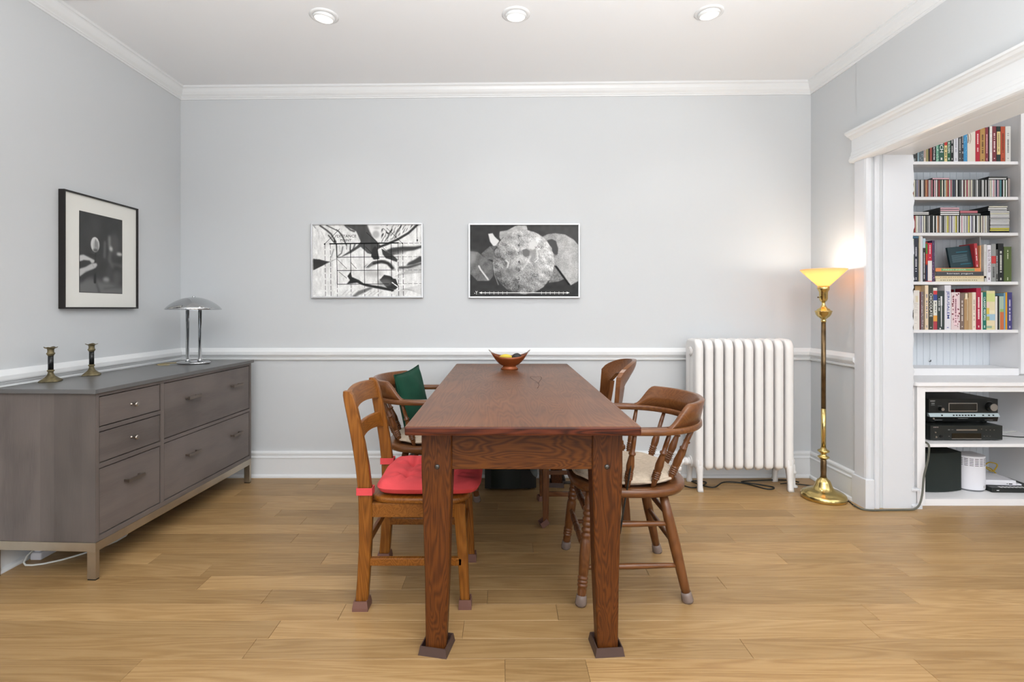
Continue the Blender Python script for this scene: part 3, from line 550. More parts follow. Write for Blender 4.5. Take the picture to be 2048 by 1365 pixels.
# ------------------------------------------------------------------ chrome lamp
t = thing('table_lamp', 'chrome mushroom lamp with twin posts on the far end of sideboard', 'table lamp', (-1.925, 3.185, .819), .05)
b = MB(); b.lathe([(0, 0), (.092, 0), (.099, .004), (.099, .010), (.092, .015), (.05, .017), (0.001, .0175)], n=56, sy=.66); b.build('base', CHROME, t)
for s in (-1, 1):
    b = MB(); b.lathe([(.0145, .016), (.0145, .028), (.0098, .030), (.0098, .342)], c=(s*.0375, 0, 0), n=20); b.build('post', CHROME, t)
b = MB(); R = .156; pr = []
for i in range(15):
    a = i/14; r = R*(1-a); pr.append((max(r, .0006), .340+.076*(1-(r/R)**2)**.82))
pi_ = [(max(r-.0015, .0004), z-.0025) for r, z in pr[::-1]]
b.lathe([(R-.003, .3385)]+pr+pi_, n=72, cap=False); b.build('dome_shade', CHROME, t)
b = MB(); b.lathe([(.008, .414), (.008, .420), (.005, .4235), (.0005, .4245)], n=16); b.build('finial', CHROME, t)
b = MB(); b.box(-.046, .046, -.012, .012, .338, .352, .002); b.build('lamp_bracket', CHROME, t)
b = MB(); b.lathe([(.012, .352), (.017, .366), (.022, .384), (.018, .396), (.004, .402)], n=20); b.build('bulb', base_mat('unlit bulb', (235, 235, 235), .3), t)
cz = .8215
b = MB(); b.tube([(-2.0, 3.21, cz+.002), (-2.05, 3.215, cz), (-2.09, 3.19, cz), (-2.105, 3.14, cz), (-2.098, 3.10, cz), (-2.07, 3.08, cz), (-2.02, 3.10, cz+.001)], .0024, 8)
tag(b.build('lamp_cord', base_mat('gold cord', (176, 158, 116), .5), off=(0, 0, 0)), 'thin gold coloured cord lying behind chrome lamp on sideboard', 'cord')
# ------------------------------------------------------------------ under the sideboard
t = thing('power_strip', 'white power strip on the floor under the sideboard end', 'power strip', (-2.155, 2.355, 0), 0)
b = MB(); b.box(-.025, .025, 0, .24, 0, .034, .005); b.build('body', WPLAS, t)
b = MB(); b.box(-.016, .018, .01, .05, .034, .062, .006); b.build('plug', WPLAS, t)
b = MB(); b.box(-.016, .018, .085, .125, .034, .066, .006); b.build('plug', WPLAS, t)
b = MB(); b.tube([(-2.16, 2.365, .055), (-2.175, 2.335, .03), (-2.17, 2.315, .008), (-2.15, 2.303, .0045), (-2.12, 2.302, .0045), (-2.08, 2.315, .0045), (-2.03, 2.35, .0045), (-1.98, 2.41, .0045), (-1.945, 2.47, .0045), (-1.92, 2.54, .0045), (-1.918, 2.60, .0045), (-1.94, 2.65, .0045), (-2.0, 2.69, .0045), (-2.07, 2.70, .0045)], .0042, 8)
tag(b.build('extension_lead', CORDW), 'white cord looping on the floor beneath the sideboard', 'cord')
# ------------------------------------------------------------------ captain's chairs (origin on the floor below the seat centre, sitter faces local -X)
def cap_chair(label, loc, rz=0.):
    t = thing('captains_chair', label, 'chair', loc, rz, 'round backed captain chairs at the table')
    def sup(a, rx, ry, n=2.6):
        c, s = math.cos(a), math.sin(a); return (rx*abs(c)**(2/n)*(1 if c >= 0 else -1), ry*abs(s)**(2/n)*(1 if s >= 0 else -1))
    N = 56
    def ring(fx, fy, z, dip=0): 
        out = []
        for k in range(N):
            x, y = sup(2*PI*k/N, fx, fy); out.append((x, y, z-(dip*max(0, (-x-.05))*.5)))
        return out
    b = MB(); b.rings([ring(.215, .215, .416), ring(.236, .238, .421), ring(.243, .246, .434), ring(.242, .245, .448), ring(.234, .236, .455), ring(.20, .20, .450), ring(.10, .10, .444), ring(.005, .005, .443)]); b.build('seat', CAPX, t)
    def leg(p0, p1, turned):
        b = MB()
        if turned:
            pr = [(0, .017), (.05, .018), (.10, .019)]
            for i in range(6): q = .13+i*.048; pr += [(q, .0165), (q+.012, .0215), (q+.030, .0215), (q+.042, .0165)]
            pr += [(.43, .0205), (.46, .0225), (.60, .0215), (.74, .019)]
            for i in range(3): q = .755+i*.032; pr += [(q, .0165), (q+.008, .0208), (q+.022, .0208), (q+.030, .0165)]
            pr += [(.87, .0185), (.96, .0165), (1, .015)]
        else: pr = [(0, .0165), (.25, .021), (.5, .0225), (.8, .019), (1, .0165)]
        b.turned(p0, p1, pr, 14); l = b.build('leg', CAPW, t)
        d = (Vector(p1)-Vector(p0)).normalized(); q = Vector(p1)
        c = MB(); c.turned(q-d*.034, (q.x+d.x*.004, q.y+d.y*.004, 0), [(0, .0195), (.3, .0215), (.75, .0235), (1, .021)], 14); c.build('foot_cap', CLEARCAP, l)
    fl, fr, rl, rrr = (-.221, -.235, .006), (-.221, .240, .006), (.207, -.212, .006), (.212, .200, .006)
    tp = {(0): (-.175, -.180, .425), (1): (-.175, .180, .425), (2): (.118, -.175, .425), (3): (.118, .172, .425)}
    leg(tp[0], fl, True); leg(tp[1], fr, True); leg(tp[2], rl, False); leg(tp[3], rrr, False)
    def at_z(i, foot, z): 
        a, c = Vector(tp[i]), Vector(foot); f = (a.z-z)/(a.z-c.z); return a+(c-a)*f
    plain = [(0, .008), (.1, .0095), (.5, .0125), (.9, .0095), (1, .008)]
    fancy = [(0, .008), (.12, .010)]+[x for i in range(9) for x in ((.2+i*.022, .0115), (.207+i*.022, .0135), (.215+i*.022, .0135))]+[(.42, .012), (.5, .0165), (.58, .012)]+[x for i in range(9) for x in ((.6+i*.022, .0115), (.607+i*.022, .0135), (.615+i*.022, .0135))]+[(.88, .010), (1, .008)]
    feet = {0: fl, 1: fr, 2: rl, 3: rrr}
    for i, j, z, pr in ((0, 2, .30, plain), (0, 2, .14, plain), (1, 3, .30, plain), (1, 3, .14, plain), (0, 1, .335, fancy), (0, 1, .20, fancy), (2, 3, .33, plain), (2, 3, .215, plain)):
        b = MB(); b.turned(at_z(i, feet[i], z), at_z(j, feet[j], z), pr, 10); b.build('stretcher', CAPX, t)
    # arm bow
    def bow(u):  # u in -1..1 from one arm front to the other
        L1 = .24; tot = 2*L1+.84; s = u*tot/2
        if abs(s) > .42: return (.055-(abs(s)-.42), math.copysign(.258-.02*((abs(s)-.42)/L1)**2, s)), (0, math.copysign(1, s))
        a = s/.42*PI/2; return (.055+.247*math.cos(a), .258*math.sin(a)), (math.cos(a), math.sin(a))
    b = MB(); rs = []
    for k in range(49):
        u = -1+2*k/48; (x, y), (nx, ny) = bow(u); wd = .024+.010*sm01((abs(u)-.8)/.15)-(.014 if abs(u) > .985 else 0)
        z0, z1 = .674, .699; rs.append([(x-nx*wd, y-ny*wd, z0+.003), (x-nx*(wd-.004), y-ny*(wd-.004), z0), (x+nx*(wd-.004), y+ny*(wd-.004), z0), (x+nx*wd, y+ny*wd, z0+.004), (x+nx*wd, y+ny*wd, z1-.005), (x+nx*(wd-.005), y+ny*(wd-.005), z1), (x-nx*(wd-.005), y-ny*(wd-.005), z1), (x-nx*wd, y-ny*wd, z1-.005)])
    b.rings(rs, sm=True); b.build('arm_bow', CAPX, t)
    b = MB(); rs = []
    for k in range(61):
        s = -1+2*k/60; a = s*1.33; h = .004+.088*sm01((1.33-abs(a))/.36); c, sn = math.cos(a), math.sin(a)
        def P(r, z): return (.055+(.247+r)*c, (.258+r)*sn, z)
        ln = .020*h/.09
        rs.append([P(-.014, .697), P(.016, .697), P(.014+ln, .697+h-.006), P(.008+ln, .697+h), P(-.004+ln, .697+h), P(-.008+ln, .697+h-.005), P(-.010+ln*.4, .697+h*.5)])
    b.rings(rs, sm=True); b.build('crest', CAPX, t)
    spr = [(0, .0095), (.08, .011), (.14, .0125), (.165, .0125)]
    for i in range(4): q = .17+i*.035; spr += [(q, .0125), (q+.008, .0165), (q+.022, .0165), (q+.03, .0125)]
    spr += [(.33, .0150), (.42, .0165), (.52, .0135), (.60, .0105), (.615, .0105), (.625, .0145), (.65, .0145), (.66, .0095), (.8, .0095), (1, .0080)]
    for u in (-.90, -.74, -.52, -.30, -.10, .10, .30, .52, .74, .90):
        (x, y), _ = bow(u); f = .80 if abs(u) < .6 else .84
        bx, by = (x-.02)*.74-.008, y*.80
        b = MB(); b.turned((bx, by, .448), (x, y, .680), [(tt, r*(1.15 if abs(u) > .8 else 1)) for tt, r in spr], 12); b.build('spindle', CAPW, t)
    return t
chB = cap_chair('captain chair with curved back and beige knit cushion, nearest on the right', (.530, 2.235, 0))
chC = dup_tree(chB, (-.378, 2.845, 0), PI-.03, 'captain chair with curved back holding a dark green pillow, far left side')
def seat_pad(label, loc, rz):
    t = thing('seat_cushion', label, 'cushion', loc, rz, 'beige chenille seat cushions'); N = 56
    def rg(f, z, th=0):
        out = []
        for k in range(N):
            a = 2*PI*k/N; c, s = math.cos(a), math.sin(a); n = 2.5
            out.append((.212*f*abs(c)**(2/n)*math.copysign(1, c), .205*f*abs(s)**(2/n)*math.copysign(1, s), z+.002*math.sin(9*a)*f))
        return out
    b = MB(); b.rings([rg(.93, .002), rg(.99, .008), rg(1., .018), rg(.97, .028), rg(.88, .036), rg(.7, .040), rg(.5, .040), rg(.25, .039), rg(.02, .037)]); b.build('pad', KNIT, t)
    b = MB(); b.tube([(p[0]*1.0, p[1]*1.0, .016+.002*math.sin(5*i)) for i, p in enumerate(rg(1.01, 0))], .006, 8, loop=True); b.build('ribbed_border', KNIT, t)
seat_pad('beige knit cushion on the near right captain chair', (.520, 2.235, .455), 0)
seat_pad('beige knit cushion under the green pillow on far left chair', (-.366, 2.845, .455), PI)
# green pillow leaning against the bow of the far left chair
def pillow(label, loc, rot, w, h, th):
    t = thing('pillow', label, 'pillow', loc); t.rotation_euler = rot
    b = MB(); n = 18; g = []
    for side in (1, -1):
        idx = []
        for j in range(n+1):
            for i in range(n+1):
                u, v = -1+2*i/n, -1+2*j/n
                e = max(0, (1-u*u)*(1-v*v))**.5
                pin = 1-.06*(1-abs(u)**2)*1. ; pv = 1-.06*(1-abs(v)**2)
                x = u*w/2*pv; z = v*h/2*pin
                idx.append((side*th/2*e+.006*math.sin(5*u+3*v)*e, x, z))
        g.append(b.addv(idx))
    for gi, i0 in enumerate(g):
        for j in range(n):
            for i in range(n):
                q = [i0+j*(n+1)+i, i0+j*(n+1)+i+1, i0+(j+1)*(n+1)+i+1, i0+(j+1)*(n+1)+i]
                b.face(q if gi == 0 else q[::-1], True)
    b.build('pillow_cover', GREEN, t, merge=True)
    b = MB(); pts = []
    for k in range(80):
        s = k/80*4; e = int(s); f = -1+2*(s-e)
        u, v = [(f, -1), (1, f), (-f, 1), (-1, -f)][e]
        pts.append((0, u*w/2*(1-.06*(1-v*v)), v*h/2*(1-.06*(1-u*u))))
    b.tube(pts, .0028, 6, loop=True); b.build('piping', GREEN, t)
pillow('dark green square pillow leaning in the far left captain chair', (-.500, 2.895, .628), (.06, -.20, -.25), .33, .385, .10)
# thin black rod/cord at the near right chair
b = MB(); b.tube([(.515, 2.0, .672), (.505, 1.995, .55), (.488, 2.0, .44), (.470, 2.0, .33), (.462, 2.0, .28)], .0035, 8)
tag(b.build('hanging_cord', CORDB), 'thin black cord hanging down beside the near right chair seat', 'cord')

# ------------------------------------------------------------------ ladder back chair with red cushion (faces +X)
LX, LY = -.345, 2.175
t = thing('ladderback_chair', 'golden oak ladder back chair with red tufted cushion, nearest on the left', 'chair', (LX, LY, 0))
def P(x): return x-LX
prof = [(.012, -.545, .047), (.12, -.537, .047), (.25, -.530, .048), (.36, -.529, .052), (.45, -.531, .052), (.55, -.542, .050), (.64, -.557, .048), (.74, -.577, .045), (.80, -.590, .043), (.828, -.597, .038), (.843, -.603, .024)]
for y0 in (-.205, .178):
    rs = []
    for z, xc, wd in prof:
        c = .004; a, d = P(xc)-wd/2, P(xc)+wd/2; ya, yb = y0, y0+.030
        rs.append([(a+c, ya, z), (d-c, ya, z), (d, ya+c, z), (d, yb-c, z), (d-c, yb, z), (a+c, yb, z), (a, yb-c, z), (a, ya+c, z)])
    b = MB(); b.rings(rs, sm=False); l = b.build('back_post', CHW, t)
    c = MB(); x = P(-.545)
    def sq(h, z): return [(x-h, y0+.015-h, z), (x+h, y0+.015-h, z), (x+h*1.04, y0+.015+h, z), (x-h, y0+.015+h, z)]
    c.rings([sq(.030, 0), sq(.030, .012), sq(.026, .036), sq(.0215, .036), sq(.0215, .012)], sm=False); c.build('floor_cup', CUP, l)
for y0 in (-.200, .168):
    rs = []
    for z, x0, x1 in ((.012, -.161, -.126), (.20, -.172, -.133), (.356, -.186, -.143), (.406, -.186, -.143)):
        c = .004; a, d = P(x0), P(x1); ya, yb = y0, y0+.034
        rs.append([(a+c, ya, z), (d-c, ya, z), (d, ya+c, z), (d, yb-c, z), (d-c, yb, z), (a+c, yb, z), (a, yb-c, z), (a, ya+c, z)])
    b = MB(); b.rings(rs, sm=False); l = b.build('front_leg', CHW, t)
    c = MB(); x = P(-.143)
    def sq(h, z): return [(x-h, y0+.017-h, z), (x+h, y0+.017-h, z), (x+h, y0+.017+h, z), (x-h, y0+.017+h, z)]
    c.rings([sq(.025, 0), sq(.025, .012), sq(.023, .036), sq(.0195, .036), sq(.0195, .012)], sm=False); c.build('floor_cup', CUP, l)
def bent_rail(name, xb, ztop, zbot, archt, archb, bow_, slope, th=.020):
    b = MB(); rs = []
    for k in range(17):
        s = -1+2*k/16; y = s*.178; e = 1-s*s
        zt, zb = ztop+archt*e, zbot+archb*e
        def X(z): return P(xb)-bow_*e-slope*(z-zbot)
        rs.append([(X(zb)-th/2, y, zb), (X(zb)+th/2, y, zb), (X(zt)+th/2, y, zt-.004), (X(zt)+th/2-.004, y, zt), (X(zt)-th/2+.004, y, zt), (X(zt)-th/2, y, zt-.004)])
    b.rings(rs, sm=False); b.build(name, CHWX, t)
bent_rail('top_rail', -.578, .836, .752, .008, .014, .022, .25)
bent_rail('ladder_rail', -.555, .690, .622, .004, .018, .020, .22, .016)
b = MB(); N = 40
def sring(f, z):
    out = []
    for k in range(N):
        a = 2*PI*k/N; c, s = math.cos(a), math.sin(a); n = 5
        out.append((P(-.325)+.200*f*abs(c)**(2/n)*math.copysign(1, c), .205*f*abs(s)**(2/n)*math.copysign(1, s)*(1+.05*c), z))
    return out
b.rings([sring(.97, .406), sring(1, .411), sring(1, .425), sring(.98, .430), sring(.8, .428), sring(.02, .426)]); b.build('seat', CHWX, t)
b = MB(); b.box(P(-.51), P(-.15), -.196, -.178, .353, .407, .002); b.build('seat_rail', CHWX, t)
b = MB(); b.box(P(-.51), P(-.15), .178, .196, .353, .407, .002); b.build('seat_rail', CHWX, t)
b = MB(); b.box(P(-.165), P(-.148), -.17, .17, .353, .407, .002); b.build('seat_rail', CHWX, t)
b = MB(); b.box(P(-.535), P(-.518), -.18, .18, .353, .407, .002); b.build('seat_rail', CHWX, t)
for y in (-.190, .186):
    b = MB(); b.box(P(-.520), P(-.155), y-.010, y+.010, .166, .196, .003); b.build('stretcher', CHWX, t)
b = MB(); b.box(P(-.540), P(-.524), -.18, .18, .225, .255, .003); b.build('stretcher', CHWX, t)
b = MB(); b.box(P(-.168), P(-.152), -.17, .17, .215, .245, .003); b.build('stretcher', CHWX, t)
# red cushion
t = thing('seat_cushion', 'faded red tufted cushion tied to the ladder back chair', 'cushion', (-.292, 2.168, .430))
n = 44; b = MB(); grids = []
tufts = [(-.45, -.42), (-.45, .42), (.42, -.42), (.42, .42), (0, 0)]
def cush(u, v, top):
    m = max(abs(u), abs(v)); q = (abs(u)**6+abs(v)**6)**(1/6.); 
    x, y = u*.208*(1+.0*v), v*.200
    # round the corners of the square grid
    if q > 0: rc = m/q; k = 1-(1-rc)*.9*m; x *= k; y *= k
    e = max(0., 1-m**6)**.5
    z = .034+(.034*e if top else -.034*e)
    if top:
        z += .008*math.sin(7*u+2)*math.sin(6*v+1)*e
        for a, c in tufts:
            r2 = ((u-a)**2+(v-c)**2); z -= .034*math.exp(-r2/.014)+.014*math.exp(-r2/.09)
            an = math.atan2(v-c, u-a); z += .006*math.cos(6*an)*math.exp(-(math.sqrt(r2)-.22)**2/.02)
    return (x, y, max(z, .001))
for top in (True, False):
    grids.append(b.addv([cush(-1+2*i/n, -1+2*j/n, top) for j in range(n+1) for i in range(n+1)]))
for gi, i0 in enumerate(grids):
    for j in range(n):
        for i in range(n):
            q = [i0+j*(n+1)+i, i0+j*(n+1)+i+1, i0+(j+1)*(n+1)+i+1, i0+(j+1)*(n+1)+i]; b.face(q if gi == 0 else q[::-1], True)
b.build('pad', RED, t, merge=True)
for (a, c) in tufts:
    p = cush(a, c, True); b = MB(); b.lathe([(0.007, p[2]), (.006, p[2]+.003), (.001, p[2]+.005)], c=(p[0], p[1], 0), n=10); b.build('tuft_button', RED, t)
for yy, zz in ((-.187, .028), (.199, .030)):
    cxx = -.238; b = MB(); rs = []
    o = .0285; pth = [(cxx-o, yy-.018), (cxx+o, yy-.018), (cxx+o, yy+.018), (cxx-o, yy+.018)]
    lo_ = [(x, y, zz-.014) for x, y in pth]; hi = [(x, y, zz+.014) for x, y in pth]; k = 1.07
    lo2 = [((x-cxx)*k+cxx, (y-yy)*1.12+yy, z) for x, y, z in lo_]; hi2 = [((x-cxx)*k+cxx, (y-yy)*1.12+yy, z) for x, y, z in hi]
    b.rings([lo_, lo2, hi2, hi], cap=False, sm=False, loop=True); b.build('tie_band', RED, t)

# ------------------------------------------------------------------ splat back chair, far right (faces -X)
DX, DY = .445, 2.905
t = thing('splat_back_chair', 'square legged oak chair with tall rounded splat back, far right side', 'chair', (DX, DY, 0))
def D(x): return x-DX
for y0, x0, tilt in ((-.197, .215, .0), (.175, .225, 0)):
    rs = []
    for z, wd in ((.010, .030), (.25, .035), (.405, .038)):
        c = .003; a, d = D(x0)+.006-wd/2+.012, D(x0)+.006+wd/2+.012; ya, yb = y0, y0+wd
        rs.append([(a+c, ya, z), (d-c, ya, z), (d, ya+c, z), (d, yb-c, z), (d-c, yb, z), (a+c, yb, z), (a, yb-c, z), (a, ya+c, z)])
    b = MB(); b.rings(rs, sm=False); l = b.build('front_leg', CAPW, t)
    h = .021; c = MB()
    def sq(h, z): return [(-h, -h, z), (h, -h, z), (h, h, z), (-h, h, z)]
    c.rings([sq(h+.002, 0), sq(h, .03), sq(h-.003, .03), sq(h-.003, .008)], sm=False); o = c.build('floor_cup', CUP, l)
    o.location = (D(x0)+.014, y0+.016, .010 if y0 < 0 else 0); o.rotation_euler = (0, -.55 if y0 < 0 else 0, .3)
for y0 in (-.192, .158):
    rs = []
    for z, x0 in ((0, .668), (.10, .662), (.25, .648), (.40, .632), (.46, .628)):
        c = .003; a, d = D(x0)-.019, D(x0)+.019; ya, yb = y0, y0+.034
        rs.append([(a+c, ya, z), (d-c, ya, z), (d, ya+c, z), (d, yb-c, z), (d-c, yb, z), (a+c, yb, z), (a, yb-c, z), (a, ya+c, z)])
    b = MB(); b.rings(rs, sm=False); b.build('back_leg', CAPW, t)
b = MB(); b.box(D(.215), D(.655), -.205, .205, .415, .440, .007); b.build('seat', CAPX, t)
for y in (-.188, .166):
    b = MB(); b.box(D(.25), D(.615), y, y+.018, .355, .415, .002); b.build('seat_rail', CAPX, t)
    b = MB(); b.box(D(.24), D(.63), y+.002, y+.016, .16, .185, .002); b.build('stretcher', CAPX, t)
b = MB(); b.box(D(.235), D(.255), -.165, .165, .355, .415, .002); b.build('seat_rail', CAPX, t)
b = MB(); b.box(D(.44), D(.46), -.17, .17, .165, .185, .002); b.build('stretcher', CAPX, t)
def back_x(y, z): e = 1-(y/.2)**2; return D(.592)+.08*max(0, z-.47)+e*(.030+.040*sm01((z-.44)/.30)+.055*sm01((z-.72)/.14))
def back_part(name, y0, y1, zt, zb, m, thk=.022):
    K = 26; b = MB(); rs = []
    ys = [y0+(y1-y0)*k/K for k in range(K+1)]
    M = 12
    for y in ys:
        a, c = zb(y), zt(y); col = [a+(c-a)*j/M for j in range(M+1)]
        rs.append([(back_x(y, z)-thk/2, y, z) for z in col]+[(back_x(y, z)+thk/2, y, z) for z in col[::-1]])
    b.rings(rs, sm=False); b.build(name, m, t)
def topz(y): return .770+.105*math.sqrt(max(0, 1-(abs(y)/.205)**2.6))
def slot(y):
    for c in (-.085, .085):
        if abs(y-c) < .040: return .735+.055*math.sqrt(max(0, 1-((y-c)/.0401)**2))
    return .735
back_part('crest', -.2, .2, topz, slot, CAPX, .024)
for a, c in ((-.2, -.125), (.125, .2)): back_part('back_post', a, c, lambda y: .7352, lambda y: .44, CAPW, .024)
back_part('splat', -.045, .045, lambda y: .7352, lambda y: .44, CAPW, .014)
# ------------------------------------------------------------------ radiator
t = thing('radiator', 'white cast iron radiator of ten sections against the back wall', 'radiator', (1.545, 3.335, 0))
def rad_section():
    b = MB(); NY, NZ = 26, 30; y0, y1, z0, z1 = -.100, .100, .135, .968; th = .0252
    def bounds(z):
        R = .062
        if z > z1-R: e = R-math.sqrt(max(0, R*R-(z-(z1-R))**2))
        elif z < z0+.03: e = .03-math.sqrt(max(0, .03**2-((z0+.03)-z)**2))
        else: e = 0
        return y0+e*.999, y1-e*.999
    zs = [z0+(z1-z0)*k/NZ for k in range(NZ+1)]
    zs = sorted(set([z0, z0+.002, z0+.006, z0+.015, z0+.03]+zs[2:-3]+[z1-.075, z1-.06, z1-.045, z1-.03, z1-.018, z1-.009, z1-.003, z1]))
    g = {}
    for side in (1, -1):
        rows = []
        for z in zs:
            a, c = bounds(z); row = []
            for i in range(NY+1):
                s = (1-math.cos(PI*i/NY))/2; y = a+(c-a)*s
                d = min(y-a, c-y, (z1-z)*1., (z-z0)*1.); r = .018
                # distance near the rounded corner
                tt = math.sqrt(max(0, 1-(1-min(max(d, 0)/r, 1))**2))
                lobe = .78+.22*abs(math.cos((y)/.2*3*PI)) if .20 < z < .90 else .78+.22*1
                if min(y-a, c-y) < .03: lobe = 1
                row.append((side*th*tt*lobe, y, z))
            rows.append(b.addv(row))
        for j in range(len(rows)-1):
            for i in range(NY):
                q = [rows[j]+i, rows[j]+i+1, rows[j+1]+i+1, rows[j+1]+i]; b.face(q if side == 1 else q[::-1], True)
    b.turned((-.032, -.0, .885), (.032, -.0, .885), [(0, .030), (1, .030)], 20)
    b.turned((-.032, -.0, .165), (.032, -.0, .165), [(0, .036), (1, .036)], 20)
    b.turned((-.018, -.055, .150), (.018, -.055, .150), [(0, .012), (.3, .026), (.7, .026), (1, .012)], 14)
    return b
first = None; pitch = .0638; xo = -.286
for i in range(10):
    if first is None: first = rad_section().build('section', RADW, t, merge=True); o = first
    else: o = first.copy(); COL.objects.link(o); o.parent = t
    o.location = (xo+pitch*i-.001, 0, 0)
for i in (0, 9):
    for s in (-1, 1):
        b = MB(); x = xo+pitch*i
        sec = lambda z, y, w_, d_: [(x-w_, y-d_, z), (x+w_, y-d_, z), (x+w_*1.1, y, z), (x+w_, y+d_, z), (x-w_, y+d_, z), (x-w_*1.1, y, z)]
        b.rings([sec(.20, s*.080, .016, .018), sec(.14, s*.082, .018, .018), (sec(.09, s*.086, .0145, .014)), sec(.04, s*.090, .013, .012), sec(.015, s*.094, .015, .014), sec(0, s*.096, .016, .014)], sm=True); b.build('leg', RADW, t)
b = MB(); b.turned((xo-.038, 0, .885), (xo-.018, 0, .885), [(0, .024), (.5, .026), (1, .026)], 20); b.build('end_plug', RADW, t)
b = MB(); b.turned((xo-.044, 0, .165), (xo-.018, 0, .165), [(0, .026), (1, .026)], 6); b.build('end_bushing', RADW, t)
b = MB(); b.turned((xo-.07, -.0, .165), (xo-.04, 0, .165), [(0, .022), (.5, .026), (1, .022)], 8); b.tube([(xo-.06, 0, .165), (xo-.085, 0, .165), (xo-.103, 0, .150), (xo-.110, 0, .125)], [.020, .022, .022, .021], 14); b.turned((xo-.110, 0, .135), (xo-.110, 0, .105), [(0, .021), (.2, .026), (.8, .026), (1, .021)], 16)
b.turned((xo-.110, 0, .105), (xo-.110, 0, .012), [(0, .017), (1, .017)], 16); b.lathe([(.019, 0), (.034, .0), (.032, .008), (.018, .014)], c=(xo-.110, 0, 0), n=24); b.build('inlet_pipe', RADW, t)
xe = xo+pitch*9
b = MB(); b.turned((xe+.062, -.01, 0), (xe+.062, -.01, .15), [(0, .030), (.06, .029), (.09, .016), (.58, .016), (.6, .021), (.68, .021), (.7, .017), (.85, .016), (1, .012)], 16); b.turned((xe+.018, -.005, .12), (xe+.062, -.01, .12), [(0, .014), (1, .014)], 12); b.build('outlet_valve', RADW, t)
b = MB(); b.turned((xe+.060, -.012, .145), (xe+.060, -.012, .205), [(0, .009), (.15, .013), (.55, .013), (.7, .007), (.85, .006), (1, .002)], 12); b.build('air_vent', RADW, t)

# ------------------------------------------------------------------ speaker under the table
t = thing('subwoofer', 'black bow fronted subwoofer with silver oval badge beneath the table', 'speaker', (.045, 3.35, 0))
def bow_body(b, x0, x1, yb, ys, yf, z0, z1, cx=None, ed=0):
    n = 24; cx = (x0+x1)/2 if cx is None else cx
    fr = []
    for k in range(n+1):
        x = x0+(x1-x0)*k/n; u = (x-cx)/max(x1-cx, cx-x0); fr.append((x, ys-(ys-yf)*(1-u*u)))
    poly = fr+[(x1, yb), (x0, yb)]
    return b.prism(poly, lambda p, tt: (p[0], p[1], tt), z0, z1)
b = MB(); bow_body(b, -.155, .175, .12, -.075, -.098, .012, .345, -.02); b.build('cabinet', BLACK, t)
b = MB(); bow_body(b, -.152, .100, -.06, -.080, -.106, .02, .337, -.02); b.build('grille', base_mat('black gloss grille', (16, 26, 21), .35), t)
for x in (-.12, .13):
    for y in (-.05, .09):
        b = MB(); b.lathe([(.014, 0), (.016, .002), (.016, .013)], c=(x, y, 0), n=14); b.build('foot', BLACK, t)
b = MB(); b.turned((.138, -.088, .185), (.136, -.096, .185), [(0, 1), (1, .96)], 28); 
b.v = [((x-.137)*.030+.137 if True else x, y, (z-.185)*.062+.185) for x, y, z in b.v]; b.build('badge', SILVER, t)
b = MB(); pts = [(.137+.020*math.cos(a), -.0975, .205+.024*math.sin(a)) for a in [2*PI*k/24 for k in range(24)]]; b.tube(pts, .0028, 6, loop=True)
b.tube([(.128, -.0975, .195), (.146, -.0975, .197)], .002, 6); b.tube([(.128, -.0975, .205), (.146, -.0975, .207)], .002, 6); b.tube([(.128, -.0975, .215), (.146, -.0975, .217)], .002, 6); b.build('badge_emblem', BLACK, t)
b = MB(); b.tube([(.068, -.1045, .170), (.082, -.1035, .174), (.088, -.103, .171), (.098, -.1025, .178), (.108, -.1015, .180)], [.0008, .0016, .0016, .002, .0008], 6, flat=(1, .5)); b.build('script_mark', SILVER, t)

t = thing('folding_stand', 'dark metal folding stand on the floor behind the right table legs', 'stand', (.46, 3.36, 0))
b = MB(); b.tube([(-.10, .02, .012), (.14, .0, .012)], .010, 8); b.build('foot_bar', base_mat('grey metal tube', (120, 118, 114), .35, .8), t)
b = MB(); b.tube([(-.045, .03, .020), (-.095, .035, .16), (-.12, .04, .24)], .010, 8); b.build('diagonal_bar', _M['grey metal tube'], t)
b = MB(); b.tube([(-.20, -.01, .150), (.0, -.02, .125), (.10, -.02, .120)], .008, 8); b.build('cross_bar', _M['grey metal tube'], t)
b = MB(); b.box(-.01, .10, .005, .025, .022, .13, .004); b.build('plate', BLACKM, t)

